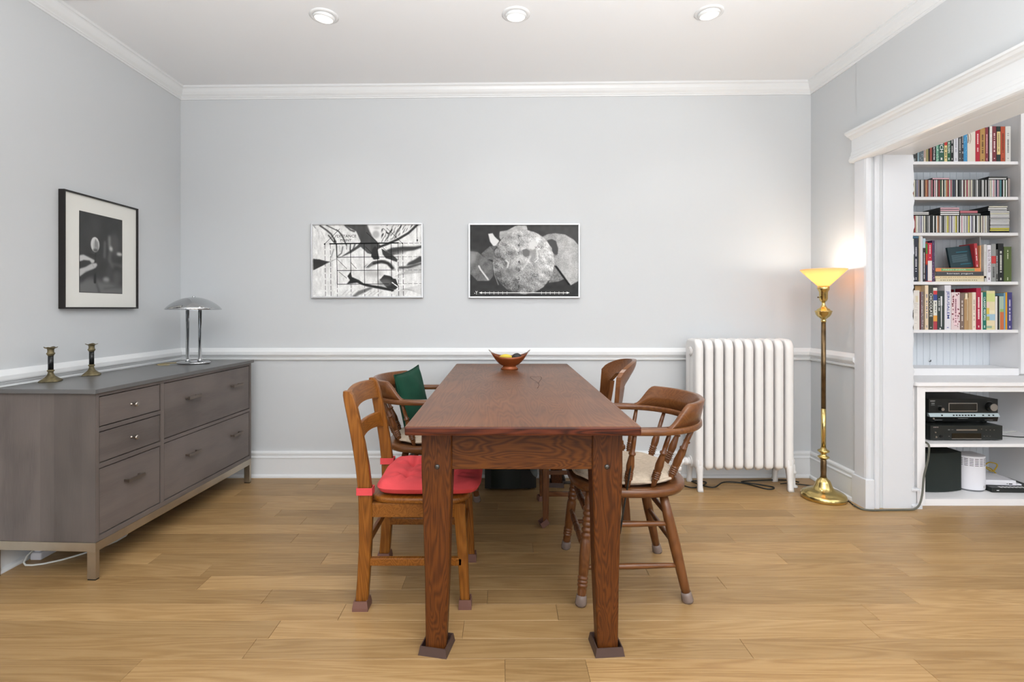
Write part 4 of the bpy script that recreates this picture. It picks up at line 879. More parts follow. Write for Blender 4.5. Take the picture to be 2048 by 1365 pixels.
# ------------------------------------------------------------------ pictures
def art_mesh(name, img, parent, fn):
    """img: HxW grey array, row 0 at the top; fn(u, v) -> 3D, v up"""
    Hh, Ww = img.shape; ii, jj = np.meshgrid(np.arange(Hh+1), np.arange(Ww+1), indexing='ij')
    o3 = np.array(fn(0., 0.)); ux = np.array(fn(1., 0.))-o3; vy = np.array(fn(0., 1.))-o3
    co = o3+(jj[..., None]/Ww)*ux+(1-ii[..., None]/Hh)*vy
    me = bpy.data.meshes.new(name); nv = (Hh+1)*(Ww+1); nf = Hh*Ww
    me.vertices.add(nv); me.vertices.foreach_set('co', co.reshape(-1).astype(np.float32))
    a = (ii[:-1, :-1]*(Ww+1)+jj[:-1, :-1]).reshape(-1)
    q = np.stack([a, a+(Ww+1), a+(Ww+1)+1, a+1], 1)
    me.loops.add(nf*4); me.loops.foreach_set('vertex_index', q.reshape(-1).astype(np.int32))
    me.polygons.add(nf); me.polygons.foreach_set('loop_start', np.arange(0, nf*4, 4, dtype=np.int32)); me.polygons.foreach_set('loop_total', np.full(nf, 4, dtype=np.int32))
    me.update(calc_edges=True)
    at = me.color_attributes.new('ink', 'FLOAT_COLOR', 'CORNER'); g = np.clip(img, 0, 1).reshape(-1)
    lin = np.where(g <= .04045, g/12.92, ((g+.055)/1.055)**2.4)
    c = np.ones((nf, 4, 4), np.float32); c[..., 0] = lin[:, None]*1.0; c[..., 1] = lin[:, None]*1.005; c[..., 2] = lin[:, None]*.995
    at.data.foreach_set('color', c.reshape(-1)); me.materials.append(print_mat('photographic print'))
    o = bpy.data.objects.new(name, me); COL.objects.link(o); o.parent = parent; return o
class Cv:
    """grey canvas in photo-print coordinates"""
    def __init__(s, W_, H_, x0, x1, y0, y1, val):
        s.W, s.H = W_, H_; s.X, s.Y = np.meshgrid(x0+(x1-x0)*(np.arange(W_)+.5)/W_, y0+(y1-y0)*(np.arange(H_)+.5)/H_)
        s.a = np.full((H_, W_), float(val)); s.px = (x1-x0)/W_; s.rs = np.random.RandomState(4)
    def blur(s, m, r):
        r = int(round(r/s.px)); 
        if r < 1: return m
        for _ in range(2):
            for ax in (0, 1):
                pd = [(0, 0), (0, 0)]; pd[ax] = (r+1, r); c = np.cumsum(np.pad(m, pd, mode='edge'), axis=ax)
                m = (np.take(c, range(2*r+1, c.shape[ax]), axis=ax)-np.take(c, range(0, c.shape[ax]-2*r-1), axis=ax))/(2*r+1)
        return m
    def noise(s, sx, sy, ang=0):
        c, q = math.cos(ang), math.sin(ang); u = (s.X*c+s.Y*q)/sx; v = (-s.X*q+s.Y*c)/sy
        u = u-u.min(); v = v-v.min(); n = s.rs.rand(int(v.max())+3, int(u.max())+3)
        i, j = v.astype(int), u.astype(int); fu, fv = u-j, v-i; fu = fu*fu*(3-2*fu); fv = fv*fv*(3-2*fv)
        return (n[i, j]*(1-fu)+n[i, j+1]*fu)*(1-fv)+(n[i+1, j]*(1-fu)+n[i+1, j+1]*fu)*fv
    def mask(s, pts, soft=0):
        m = np.zeros_like(s.a, bool); n = len(pts)
        for k in range(n):
            x1, y1 = pts[k]; x2, y2 = pts[(k+1) % n]
            if y1 == y2: continue
            c = ((s.Y < y1) != (s.Y < y2)) & (s.X < (x2-x1)*(s.Y-y1)/(y2-y1)+x1); m ^= c
        return s.blur(m.astype(float), soft)
    def poly(s, pts, val, soft=0, op=1.):
        m = s.mask(pts, soft)*op; s.a = s.a*(1-m)+val*m; return m
    def ell(s, cx, cy, rx, ry, val, soft=0, op=1., ang=0):
        c, q = math.cos(ang), math.sin(ang); u = ((s.X-cx)*c+(s.Y-cy)*q)/rx; v = (-(s.X-cx)*q+(s.Y-cy)*c)/ry
        m = s.blur((u*u+v*v < 1).astype(float), soft)*op; s.a = s.a*(1-m)+val*m; return m
    def line(s, pts, w_, val, soft=0, op=1., dash=None):
        m = np.zeros_like(s.a); acc = 0
        for (x1, y1), (x2, y2) in zip(pts, pts[1:]):
            L = math.hypot(x2-x1, y2-y1); tt = ((s.X-x1)*(x2-x1)+(s.Y-y1)*(y2-y1))/(L*L); tc_ = np.clip(tt, 0, 1)
            d = np.hypot(s.X-x1-tc_*(x2-x1), s.Y-y1-tc_*(y2-y1)); k = np.clip((w_/2+s.px*.5-d)/s.px, 0, 1)
            if dash: k = k*((((tc_*L+acc) % (dash[0]+dash[1])) < dash[0]))
            acc += L; m = np.maximum(m, k)
        m = s.blur(m, soft)*op; s.a = s.a*(1-m)+val*m
# left poster: drapery with a drawn grid
C = Cv(420, 276, 112, 1800, 100, 1215, .84)
C.a += .10*(C.noise(30, 70)-.5)+.06*(C.noise(9, 14)-.5)
band = C.mask([(600, 100), (1000, 100), (1060, 300), (1180, 440), (1030, 560), (960, 540), (860, 440), (700, 540), (500, 620), (330, 700), (120, 800), (120, 640), (380, 670), (560, 590), (800, 430), (860, 360), (790, 200)], 6)
C.a = C.a*(1-band)+(.34+.06*(C.noise(40, 200)-.5))*band
C.poly([(960, 100), (1180, 100), (1165, 340), (1110, 350), (1040, 280), (1000, 200)], .86, 8); C.ell(1095, 250, 55, 60, .55, 14, .6); C.ell(1110, 150, 50, 18, .55, 12, .5)
for p, w_, v in (([(230, 110), (330, 180), (400, 240), (470, 360)], 24, .25), ([(330, 105), (420, 150), (520, 200), (580, 290), (640, 420)], 14, .22), ([(130, 110), (160, 150)], 10, .4), ([(480, 170), (570, 250), (600, 330), (630, 400)], 12, .3),
    ([(620, 110), (700, 180), (760, 200)], 26, .3), ([(470, 360), (480, 420), (490, 600)], 14, .2), ([(580, 440), (560, 540), (500, 590)], 16, .35), ([(640, 400), (640, 480)], 10, .35), ([(700, 400), (690, 500)], 14, .3), ([(770, 400), (740, 480), (700, 520)], 20, .3), ([(530, 420), (540, 520)], 8, .5), ([(440, 480), (400, 600)], 18, .55), ([(360, 260), (430, 350), (460, 380)], 18, .2), ([(180, 160), (210, 230), (215, 300)], 6, .6), ([(250, 200), (300, 320)], 5, .6)): C.line(p, w_, v, 4, .85)
C.poly([(118, 625), (220, 635), (350, 672), (260, 735), (130, 800)], .27, 5)
C.line([(1740, 100), (1600, 230), (1430, 330), (1270, 400), (1150, 445)], 34, .26, 4)
st = np.clip(C.noise(14, 60, .5)-.45, 0, 1)*1.2*C.mask([(1180, 100), (1700, 100), (1380, 320), (1180, 380)], 10); C.a -= st*.9
C.poly([(1040, 480), (1080, 430), (1110, 460), (1150, 640), (1060, 640), (1020, 590)], .25, 4); C.poly([(1180, 470), (1340, 560), (1430, 640), (1420, 680), (1250, 620), (1200, 560)], .28, 5)
C.poly([(1250, 500), (1340, 460), (1500, 440), (1700, 440), (1800, 425), (1800, 460), (1680, 500), (1500, 520), (1400, 560), (1330, 580)], .30, 8); C.poly([(1320, 540), (1500, 500), (1600, 510), (1430, 570)], .5, 12, .8)
C.poly([(1600, 690), (1700, 640), (1770, 590), (1800, 600), (1800, 680), (1680, 720), (1560, 740)], .32, 10); C.poly([(1440, 750), (1580, 745), (1700, 715), (1800, 690), (1800, 720), (1620, 780), (1450, 790)], .35, 8)
for k in range(9): C.line([(1400+40*k, 900-22*k), (1520+30*k, 870-18*k), (1800, 820-14*k+20)], 9, .45, 5, .5)
C.poly([(900, 760), (1060, 660), (1230, 650), (1330, 700), (1400, 800), (1340, 780), (1250, 700), (1100, 700), (980, 770)], .45, 8); C.line([(1060, 700), (1180, 670), (1280, 700), (1350, 780)], 40, .25, 8); C.line([(930, 760), (1040, 660), (1180, 630), (1330, 650), (1400, 740), (1430, 860)], 8, .92, 2)
C.poly([(1220, 880), (1320, 900), (1400, 970), (1440, 1060), (1390, 1110), (1270, 1090), (1150, 960)], .24, 6); C.poly([(1340, 940), (1400, 940), (1440, 1050)], .25, 2); C.line([(1345, 1000), (1425, 1060)], 16, .95, 2)
C.poly([(650, 900), (700, 830), (720, 910), (830, 960), (900, 1010), (1040, 1040), (1180, 1060), (1380, 1110), (1360, 1140), (1100, 1090), (950, 1060), (860, 1030), (800, 1000), (640, 1020), (690, 960)], .22, 5)
C.ell(1050, 860, 140, 50, .62, 20, .6); C.ell(1230, 1000, 110, 60, .5, 20, .6); C.poly([(720, 1215), (820, 1130), (1000, 1070), (1060, 1080), (860, 1180), (780, 1215)], .45, 10)
for k in range(7): C.line([(1400+20*k, 1215), (1480+20*k, 1110), (1800, 1040+25*k)], 7, .55, 4, .5)
for k in range(10): x = 560+60*k; C.line([(x, 1200), (x+90, 1110+k*3)], 7, .5, 5, .45)
C.line([(380, 393), (1440, 383)], 19, .08)
for x, y1, y2 in ((487, 400, 1020), (700, 400, 870), (912, 400, 1020), (1120, 395, 1020), (1330, 395, 950)): C.line([(x, y1), (x+5, y2)], 9, .1); C.line([(x+6, 1030), (x+8, 1215)], 6, .2, 0, 1, (50, 22))
for y, x1, x2 in ((603, 487, 1430), (810, 490, 1330), (1023, 492, 1290)): C.line([(x1, y), (x2, y-3)], 8, .1); C.line([(1340, y-3), (1800, y-5)], 5, .25, 0, 1, (60, 25))
for x in (303, 388, 1438, 1510): C.line([(x, 400), (x+8, 1215)], 7, .18, 0, 1, (70, 22))
for p in ([(300, 395), (535, 160)], [(1265, 150), (1505, 390)], [(950, 220), (1105, 360)], [(1210, 155), (1290, 235)], [(1730, 140), (1735, 370)], [(480, 255), (455, 300), (455, 350)], [(500, 640), (640, 780)], [(710, 690), (790, 780)], [(520, 830), (640, 930)], [(930, 440), (1030, 540)], [(1200, 450), (1270, 520)]): C.line(p, 6, .12)
C.poly([(1240, 200), (1305, 245), (1270, 240)], .1); C.poly([(1722, 330), (1750, 330), (1736, 380)], .08); C.ell(300, 397, 13, 13, .1); C.ell(1508, 388, 11, 11, .1); C.ell(455, 350, 11, 16, .1)
C.line([(1440, 388), (1800, 385)], 6, .25, 0, 1, (60, 25))
art1 = (C.a-.5)*1.18+.49
# right poster: peeled round fruit with numbers
C = Cv(420, 276, 118, 1808, 115, 1222, .20)
C.a += .05*(C.noise(60, 60)-.5); C.a += np.where(C.X > 560, .08*np.clip((C.X-560)/900, 0, 1)*(C.Y < 600), 0)
def tex(m, base_, amp, sx=22, sy=22, ang=0., amp2=.1):
    C.a = C.a*(1-m)+m*(base_+amp*(C.noise(sx, sy, ang)-.5)+amp2*(C.noise(8, 8)-.5))
tex(C.mask([(118, 515), (240, 535), (300, 580), (480, 700), (480, 900), (420, 980), (230, 980), (150, 900), (118, 870)], 4), .42, .14, 60, 60); C.poly([(118, 520), (230, 540), (200, 700), (118, 760)], .62, 30, .7)
tex(C.mask([(290, 560), (430, 440), (490, 500), (500, 660), (380, 640)], 4), .42, .1, 40, 40)
C.poly([(400, 250), (470, 240), (500, 290), (575, 360), (540, 440), (480, 440), (430, 370)], .86, 3); C.poly([(440, 440), (540, 440), (490, 500)], .4, 6)
tex(C.mask([(580, 215), (700, 195), (820, 130), (870, 118), (1000, 118), (1018, 190), (900, 220), (600, 350), (575, 300)], 3), .72, .15, 40, 40)
m = C.mask([(1240, 300), (1330, 255), (1450, 240), (1600, 260), (1740, 340), (1808, 420), (1808, 985), (1690, 1050), (1600, 960), (1430, 740), (1380, 560), (1300, 400)], 3)
tex(m, .66, .12, 60, 60, 0, .16); C.a += m*.12*np.clip((C.X-1500)/300, -1, .4); C.line([(1510, 450), (1700, 450), (1800, 480)], 14, .8, 6, .5)
C.poly([(1320, 350), (1400, 330), (1460, 360), (1495, 480), (1490, 560), (1440, 600), (1380, 520)], .30, 4); C.poly([(1350, 470), (1440, 570), (1470, 580), (1430, 610), (1360, 560)], .52, 4)
tex(C.mask([(1390, 760), (1440, 750), (1590, 950), (1500, 990), (1350, 1010)], 3), .5, .16, 20, 20)
C.poly([(1435, 745), (1470, 745), (1690, 1048), (1650, 1040)], .06, 3)
cx, cy, rx, ry = 955, 690, 482, 498
q = np.hypot((C.X-cx)/rx, (C.Y-cy)/ry); m = C.blur((q+.03*(C.noise(50, 50)-.5) < 1).astype(float), 3)
sh_ = .66+.16*((C.X-cx)/rx)-.14*((C.Y-cy)/ry)-.12*np.clip(q-.6, 0, 1); C.a = C.a*(1-m)+m*(sh_+.30*(C.noise(90, 50, .6)-.5)+.20*(C.noise(18, 10, 1.0)-.5)+.20*(C.noise(7, 7)-.5))
C.ell(740, 560, 70, 60, .5, 26, .6); C.ell(760, 850, 110, 70, .46, 40, .7); C.ell(690, 290, 120, 60, .55, 40, .5)
C.poly([(930, 500), (1000, 480), (1060, 520), (1050, 590), (980, 610), (940, 570)], .44, 6); C.poly([(1050, 500), (1150, 480), (1150, 620), (1060, 700), (1040, 620)], .58, 8, .8)
C.poly([(1040, 380), (1130, 350), (1170, 430), (1100, 500), (1040, 470)], .86, 8); C.line([(1160, 510), (1180, 640), (1130, 690)], 12, .93, 3); C.line([(680, 660), (720, 700), (700, 770)], 22, .9, 8); C.line([(930, 800), (1010, 700), (1060, 600)], 26, .88, 10, .7)
C.line([(480, 690), (500, 880), (560, 1040)], 10, .85, 4, .6); C.line([(255, 750), (280, 800), (340, 880), (400, 960)], 24, .85, 5)
C.line([(520, 440), (590, 350), (640, 300)], 8, .12, 3, .7)
C.line([(290, 1165), (1640, 1165)], 12, .9); C.poly([(255, 1165), (305, 1146), (305, 1184)], .92); C.poly([(1675, 1165), (1625, 1146), (1625, 1184)], .92)
for k in range(6): C.line([(355+68*k, 1148), (355+68*k, 1186)], 7, .88); C.line([(1235+68*k, 1148), (1235+68*k, 1186)], 7, .88)
art2 = C.a
# framed photograph on the left wall: hand holding a spoon (u 0..100, v 0..160)
C = Cv(200, 300, 0, 100, 0, 150, .22)
C.a += .05*(C.noise(14, 14)-.5)
C.ell(30, 40, 14, 20, .27, 8, .6); C.ell(80, 52, 13, 22, .30, 5); C.line([(68, 38), (68, 52), (70, 62)], 5, .62, 2.4, .9); C.ell(72, 62, 4, 5, .8, 2); C.line([(57, 50), (56, 80)], 4.5, .42, 2); C.ell(93, 70, 7, 3.5, .8, 2)
C.line([(70, 68), (68, 84), (76, 98)], 6, .45, 3, .8); C.line([(78, 92), (100, 94)], 5, .45, 3, .6); C.ell(86, 120, 10, 16, .36, 5, .8); C.poly([(60, 100), (72, 90), (76, 150), (60, 150)], .32, 5, .6)
C.ell(60, 124, 8, 5, .62, 2.5); C.poly([(0, 132), (20, 122), (50, 128), (74, 130), (100, 138), (100, 150), (0, 150)], .45, 5, .9); C.line([(36, 130), (44, 150)], 4, .3, 2); C.line([(55, 142), (100, 136)], 3, .3, 2, .7)
C.line([(34, 92), (33.5, 130)], 5.5, .12, .6); C.line([(35, 72), (34, 92)], 2.6, .14, .4)
C.ell(34, 58, 10, 14.5, .84, .5); C.ell(36, 60, 5.5, 11, .58, 1.6, .8); C.line([(35, 48), (36, 62)], 1.6, .3, .8, .8); C.line([(39, 52), (40, 66)], 1.4, .35, .8, .7); C.ell(35, 69, 6, 3, .25, 1.5, .8)
C.poly([(0, 82), (8, 80), (24, 85), (33, 88), (32, 93), (26, 95), (22, 90), (8, 90), (4, 94), (0, 94)], .78, .8); C.poly([(0, 94), (4, 92), (20, 92), (22, 96), (10, 103), (0, 106)], .2, 1)
C.poly([(0, 107), (12, 103), (26, 95), (37, 93), (39, 97), (36, 103), (24, 108), (12, 114), (0, 122)], .76, .9); C.poly([(2, 122), (14, 112), (30, 107), (42, 98), (44, 108), (36, 114), (20, 118), (6, 130), (2, 134)], .2, 2, .9); C.line([(28, 96), (31, 102)], .8, .5, .4, .7)
art3 = C.a
SILF = base_mat('silver picture frame', (196, 196, 198), .3, .9)
def poster(label, x0, x1, z0, z1, img, tilt):
    t = thing('framed_poster', label, 'picture', ((x0+x1)/2, YB, (z0+z1)/2)); hw_, hh_ = (x1-x0)/2, (z1-z0)/2
    t.rotation_euler = (0, tilt, 0)
    for nm, a in (('left', (-hw_, -hw_+.010, -hh_, hh_)), ('r', (hw_-.010, hw_, -hh_, hh_)), ('t', (-hw_+.01, hw_-.01, hh_-.010, hh_)), ('b', (-hw_+.01, hw_-.01, -hh_, -hh_+.010))):
        b = MB(); b.box(a[0], a[1], -.024, -.001, a[2], a[3], .0015); b.build('frame_side', SILF, t)
    b = MB(); b.box(-hw_+.005, hw_-.005, -.014, -.002, -hh_+.005, hh_-.005); b.build('backing', base_mat('poster backing', (230, 230, 226), .6), t)
    m = .0105
    art_mesh('print', img, t, lambda u, v: (-hw_+m+u*(2*hw_-2*m), -.0146, -hh_+m+v*(2*hh_-2*m)))
    return t, hw_-m, hh_-m
t, a, c = poster('silver framed poster of drapery with drawn grid reading DISTANCE POINT, left of pair', -1.314, -.544, 1.236, 1.750, art1, -.004)
INK = flat((24, 24, 24)); PAPER = flat((232, 232, 230))
def put(s, x, y, L_, h_, mat, ext):
    x0, x1, y0, y1 = ext; u, v = (x-x0)/(x1-x0)*2-1, 1-(y-y0)/(y1-y0)*2
    lettering(s, mat, t, (u*a, -.0147, v*c), (1, 0, 0), (0, 0, 1), L_/(x1-x0)*2*a, h_/(y1-y0)*2*c)
E1 = (112, 1800, 100, 1215); put('DISTANCE', 642, 274, 300, 42, INK, E1); put('POINT', 632, 338, 172, 40, INK, E1)
t, a, c = poster('silver framed poster of a peeled round fruit with numbers 1 to 7, right of pair', -.230, .535, 1.236, 1.748, art2, 0)
E2 = (118, 1808, 115, 1222)
for n_, yy in (('7', 298), ('6', 424), ('5', 556), ('4', 687), ('3', 812), ('2', 938), ('1', 1074)): put(n_, 880, yy, 32 if n_ != '1' else 16, 46, INK, E2)
put('(-2,5)', 733, 555, 106, 62, INK, E2); put('u(x,y)', 1198, 458, 128, 56, INK, E2); put('(2,3)', 1145, 900, 92, 62, INK, E2); put('-Y', 210, 1164, 54, 52, PAPER, E2)
# left wall picture
PY0, PY1, PZ0, PZ1 = 2.553, 3.073, 1.163, 1.764
t = thing('framed_photograph', 'black framed matted photograph of a hand holding a spoon, on left wall', 'picture', (XL, (PY0+PY1)/2, (PZ0+PZ1)/2))
hy, hz = (PY1-PY0)/2, (PZ1-PZ0)/2
for q in ((-hy, -hy+.008, -hz, hz), (hy-.008, hy, -hz, hz), (-hy+.008, hy-.008, hz-.008, hz), (-hy+.008, hy-.008, -hz, -hz+.008)):
    b = MB(); b.box(.001, .032, q[0], q[1], q[2], q[3], .0008); b.build('frame_side', base_mat('black frame', (24, 20, 19), .4), t)
b = MB(); b.box(.002, .022, -hy+.004, hy-.004, -hz+.004, hz-.004); b.build('mat_board', base_mat('mat board', (232, 232, 226), .8), t)
py0, py1, pz0, pz1 = 2.656-2.813, 2.951-2.813, 1.251-1.4635, 1.672-1.4635
b = MB(); b.box(.0222, .0228, py0-.003, py1+.003, pz0-.003, pz1+.003); b.build('print_border', base_mat('print edge', (30, 30, 30), .6), t)
art_mesh('print', art3, t, lambda u, v: (.0232, py0+u*(py1-py0), pz0+v*(pz1-pz0)))
gl = bpy.data.materials.new('picture glass'); gl.use_nodes = True; q = NT(gl); q.n.remove(q.n['Principled BSDF'])
g1 = q.add('ShaderNodeBsdfTransparent'); g2 = q.add('ShaderNodeBsdfGlossy', i_Roughness=.02); fz = q.add('ShaderNodeLayerWeight'); mm = q.add('ShaderNodeMixShader')
pw = q.add('ShaderNodeMath', operation='POWER'); pw.inputs[1].default_value = 5.; q.link(fz.outputs['Facing'], pw.inputs[0]); mu_ = q.add('ShaderNodeMath', operation='MULTIPLY_ADD'); q.link(pw.outputs[0], mu_.inputs[0]); mu_.inputs[1].default_value = .45; mu_.inputs[2].default_value = .02
q.link(mu_.outputs[0], mm.inputs[0]); q.link(g1.outputs[0], mm.inputs[1]); q.link(g2.outputs[0], mm.inputs[2]); q.link(mm.outputs[0], q.n['Material Output'].inputs[0])
b = MB(); b.box(.0262, .0282, -hy+.006, hy-.006, -hz+.006, hz-.006); b.build('glass', gl, t)
# ------------------------------------------------------------------ built-in bookcase in the next room
BCX = 2.44; BCR = 3.352; YU, YBK = 3.31, 3.512
bc = thing('bookcase', 'white built in bookcase with open shelves and a lower cabinet, right edge', 'bookcase', (BCX, YU, 0))
def bb(name, x0, x1, y0, y1, z0, z1, c=.0015, m=SHELFW, par=None): 
    b = MB(); b.box(x0, x1, y0, y1, z0, z1, c); return b.build(name, m, par or bc, off=(BCX, YU, 0))
# beadboard back, board by board
x = 2.395; i = 0
while x < BCR:
    x1 = min(x+(.0455), BCR+.0); b = MB(); c = .003
    b.prism([(x+.0004, YBK), (x+.0004, YBK-.005), (x+c, YBK-.008), (x1-c, YBK-.008), (x1-.0004, YBK-.005), (x1-.0004, YBK)], lambda p, t_: (p[0], p[1], t_), .06, 2.60); b.build('beadboard', BEAD, bc, off=(BCX, YU, 0)); x = x1
for z1 in (2.119, 1.889, 1.656, 1.338, 1.0255): bb('shelf', 2.388, BCR, YU, YBK-.008, z1-.020, z1)
bb('side_panel', BCR, BCR+.02, YU+.0, YBK, .775, 2.60)
bb('stile', BCR-.002, BCR+.038, YU-.018, YU, .742, 2.60)
bb('side_panel', 2.388, 2.40, YU, YBK, .775, 2.6)
bb('top_panel', 2.388, BCR+.02, YU, YBK, 2.58, 2.60)
bb('ledge', 2.388, BCR, YU-.004, YBK-.008, .7295, .775)
# small shelf pins in the empty bay
for px_ in (2.497, 2.72, 2.935): 
    b = MB(); b.tube([(px_, YBK-.008, .800), (px_, YBK-.020, .800), (px_, YBK-.022, .812)], .0025, 6); b.build('hook', BLACKM, bc, off=(BCX, YU, 0))
# countertop with rounded corner
b = MB(); r = .03; pts = [(2.425+r-r*math.sin(a), 2.990+r-r*math.cos(a)) for a in [PI/2*k/8 for k in range(9)]][::-1]
b.prism(pts+[(3.42, 2.990), (3.42, YBK), (2.425, YBK)], lambda p, t_: (p[0], p[1], t_), .708, .729); b.build('countertop', SHELFW, bc, off=(BCX, YU, 0))
YC = 3.005
bb('cabinet_stile', 2.446, 2.494, YC, YC+.02, 0, .708); bb('cabinet_rail', 2.494, 3.40, YC, YC+.02, .672, .708); bb('cabinet_plinth', 2.494, 3.40, YC, YC+.02, 0, .040)
bb('cabinet_side', 2.434, 2.454, YC+.02, YBK, 0, .708)
bb('cabinet_side', 3.345, 3.395, YC+.021, YBK-.008, .042, .706)
bb('cabinet_stile', 3.345, 3.40, YC, YC+.02, .04, .672); bb('cabinet_floor', 2.454, 3.3445, YC+.02, YBK-.008, .022, .040); bb('cabinet_shelf', 2.4945, 3.345, YC, YBK-.008, .346, .365)

# ------------------------------------------------------------------ books
BD = .155; YS = YU+.004
PAGES = base_mat('page block', (214, 204, 184), .8)
def marks(par, x0, x1, z0, z1, y, col, n, w_, seed, name='lettering'):
    """short strokes standing for print too small to read"""
    r = random.Random(seed); b = MB(); z = z1
    while z > z0:
        h = r.uniform(.003, .007)
        if r.random() < .82: b.box(x0, x1, y-.0004, y, z-h, z)
        z -= h+.0022
    if b.f: b.build(name, flat(col), par)
def book(x0, x1, h, col, label, kind, txt, tc, zb, group, y=YS, d=BD, lean=0.):
    t = thing('book', label, 'book', (x0, y, zb), 0, group); w_ = x1-x0-.0004; m = flat(col, .45); e = .0018 if w_ > .008 else w_*.18
    if lean: t.rotation_euler = (0, lean, 0)
    b = MB(); b.box(0, w_, 0, .002, 0, h, .0006); b.box(0, e, .002, d, 0, h); b.box(w_-e, w_, .002, d, 0, h); b.build('cover', m, t)
    b = MB(); b.box(e, w_-e, .0025, d-.004, .003, h-.004); b.build('pages', PAGES, t)
    cx = w_/2; sd = int(x0*1e4)
    def blk(z0, z1, c_, nm='spine_block', i0=0, i1=1): 
        q = MB(); q.box(.0003+i0*w_, i1*w_-.0003, -.0005, .0001, z0*h, z1*h); q.build(nm, flat(c_, .45), t)
    if kind == 'text':
        hh = min(w_*.62, .022); lettering(txt, flat(tc), t, (cx, -.0003, h*(.56 if txt != 'ter James' else .42)), (0, 0, -1), (1, 0, 0), min(h*.62, len(txt)*hh*1.0), hh)
        marks(t, cx-w_*.14, cx+w_*.14, h*.05, h*.11, 0, tc, 0, 0, sd)
    elif kind == 'bars': marks(t, cx-w_*.16, cx+w_*.16, h*.25, h*.8, 0, tc, 0, 0, sd); marks(t, cx-w_*.12, cx+w_*.12, h*.05, h*.1, 0, tc, 0, 0, sd+1)
    elif kind == 'bars2': marks(t, cx-w_*.05, cx+w_*.07, h*.62, h*.9, 0, tc, 0, 0, sd); marks(t, cx-w_*.06, cx+w_*.06, h*.06, h*.12, 0, tc, 0, 0, sd+1)
    elif kind == 'rules':
        r = random.Random(2); q = MB()
        for k in range(22):
            z = h*(.1+.6*k/22)
            if r.random() < .7: q.box(w_*.15, w_*r.uniform(.5, .85), -.0004, 0, z, z+.0012)
        q.build('lettering', flat(tc), t); blk(.70, .86, (220, 208, 180), 'emblem', .3, .75)
    elif kind == 'stripe': blk(.12, .95, tc, 'stripe', .3, .65)
    elif kind == 'band': blk(.48, .68, tc, 'band'); marks(t, cx-w_*.2, cx+w_*.2, h*.12, h*.42, 0, (60, 60, 60), 0, 0, sd)
    elif kind == 'label': blk(.20, .85, tc, 'paper_label', .06, .94); marks(t, cx-w_*.12, cx+w_*.12, h*.28, h*.8, -.0006, (110, 110, 80), 0, 0, sd)
    elif kind == 'half': blk(.02, .54, tc, 'white_half'); marks(t, cx-w_*.1, cx+w_*.14, h*.62, h*.95, 0, (240, 210, 215), 0, 0, sd)
    elif kind == 'topband': blk(.78, 1., tc, 'top_band'); marks(t, cx-w_*.1, cx+w_*.2, h*.06, h*.7, 0, (235, 235, 235), 0, 0, sd)
    elif kind == 'lower': blk(0, .53, tc, 'lower_panel', .14, 1.); blk(.53, .62, (150, 180, 110), 'lower_panel', .14, 1.)
    elif kind == 'photo': blk(.70, .95, (70, 130, 50), 'leaf_picture', .1, .9); blk(.45, .70, (200, 60, 35), 'tomato_picture', .05, .95); blk(.02, .42, (34, 48, 78), 'navy_panel')
    elif kind == 'blocks': blk(.84, .93, (205, 60, 62)); blk(.70, .84, (60, 76, 140)); blk(.20, .34, (226, 160, 70)); blk(.0, .2, (176, 62, 74)); marks(t, cx-w_*.05, cx+w_*.2, h*.38, h*.66, 0, (60, 60, 60), 0, 0, sd)
    elif kind == 'collage':
        r = random.Random(9); cols = [(206, 214, 140), (226, 196, 90), (235, 205, 190), (160, 190, 205), (176, 178, 96), (228, 214, 176), (150, 175, 150), (235, 225, 190)]
        for a0, a1, b0, b1, k in ((0, .32, .56, .72, 2), (.32, 1, .5, .72, 5), (0, .32, .40, .56, 1), (.32, 1, .40, .50, 7), (0, 1, .34, .40, 3), (0, .34, .24, .34, 4), (.34, 1, .24, .34, 3), (0, 1, .10, .24, 5), (0, .62, .04, .10, 6), (0, 1, .72, .93, 0)): blk(b0, b1, cols[k], 'spine_block', a0, a1)
    elif kind in ('mottle', 'scribble', 'figure', 'knife'):
        r = random.Random(sd); q = MB()
        if kind == 'figure': 
            q.tube([(w_*.22, -.0004, h*.84), (w_*.40, -.0004, h*.74), (w_*.44, -.0004, h*.62), (w_*.28, -.0004, h*.50)], .0012, 4, flat=(1, .3)); q.tube([(w_*.05, -.0004, h*.78), (w_*.14, -.0004, h*.66), (w_*.06, -.0004, h*.52)], .002, 4, flat=(1, .3)); q.tube([(w_*.2, -.0004, h*.62), (w_*.28, -.0004, h*.56)], .001, 4, flat=(1, .3))
        elif kind == 'knife':
            q.box(w_*.5, w_*.62, -.0004, 0, h*.08, h*.62); q.box(w_*.45, w_*.68, -.0004, 0, h*.62, h*.86); q.box(w_*.3, w_*.5, -.0004, 0, .003, .012)
            marks(t, w_*.16, w_*.32, h*.5, h*.8, 0, (235, 235, 230), 0, 0, sd)
        else:
            for k in range(46 if kind == 'scribble' else 16):
                zz = r.uniform(.02, .94)*h; xx = r.uniform(.04, .85)*w_; q.box(xx, min(xx+r.uniform(.08, .2)*w_, w_*.98), -.0004, 0, zz, zz+r.uniform(.003, .012))
        q.build('spine_pattern', flat(tc, .5), t)
        if kind == 'scribble': blk(.12, .88, (235, 205, 210), 'title_label', .3, .72); marks(t, cx-w_*.08, cx+w_*.08, h*.2, h*.82, -.0006, (120, 60, 80), 0, 0, sd)
    return t
g1_, g4_, g5_ = 'books on the top shelf', 'books on the middle shelf', 'books on the lowest book shelf'
for r_ in SHELF_TOP: book(*r_, zb=2.119, group=g1_)
for r_ in SHELF_FOUR: book(*r_, zb=1.338, group=g4_)
for r_ in SHELF_FIVE: book(*r_, zb=1.0255, group=g5_)
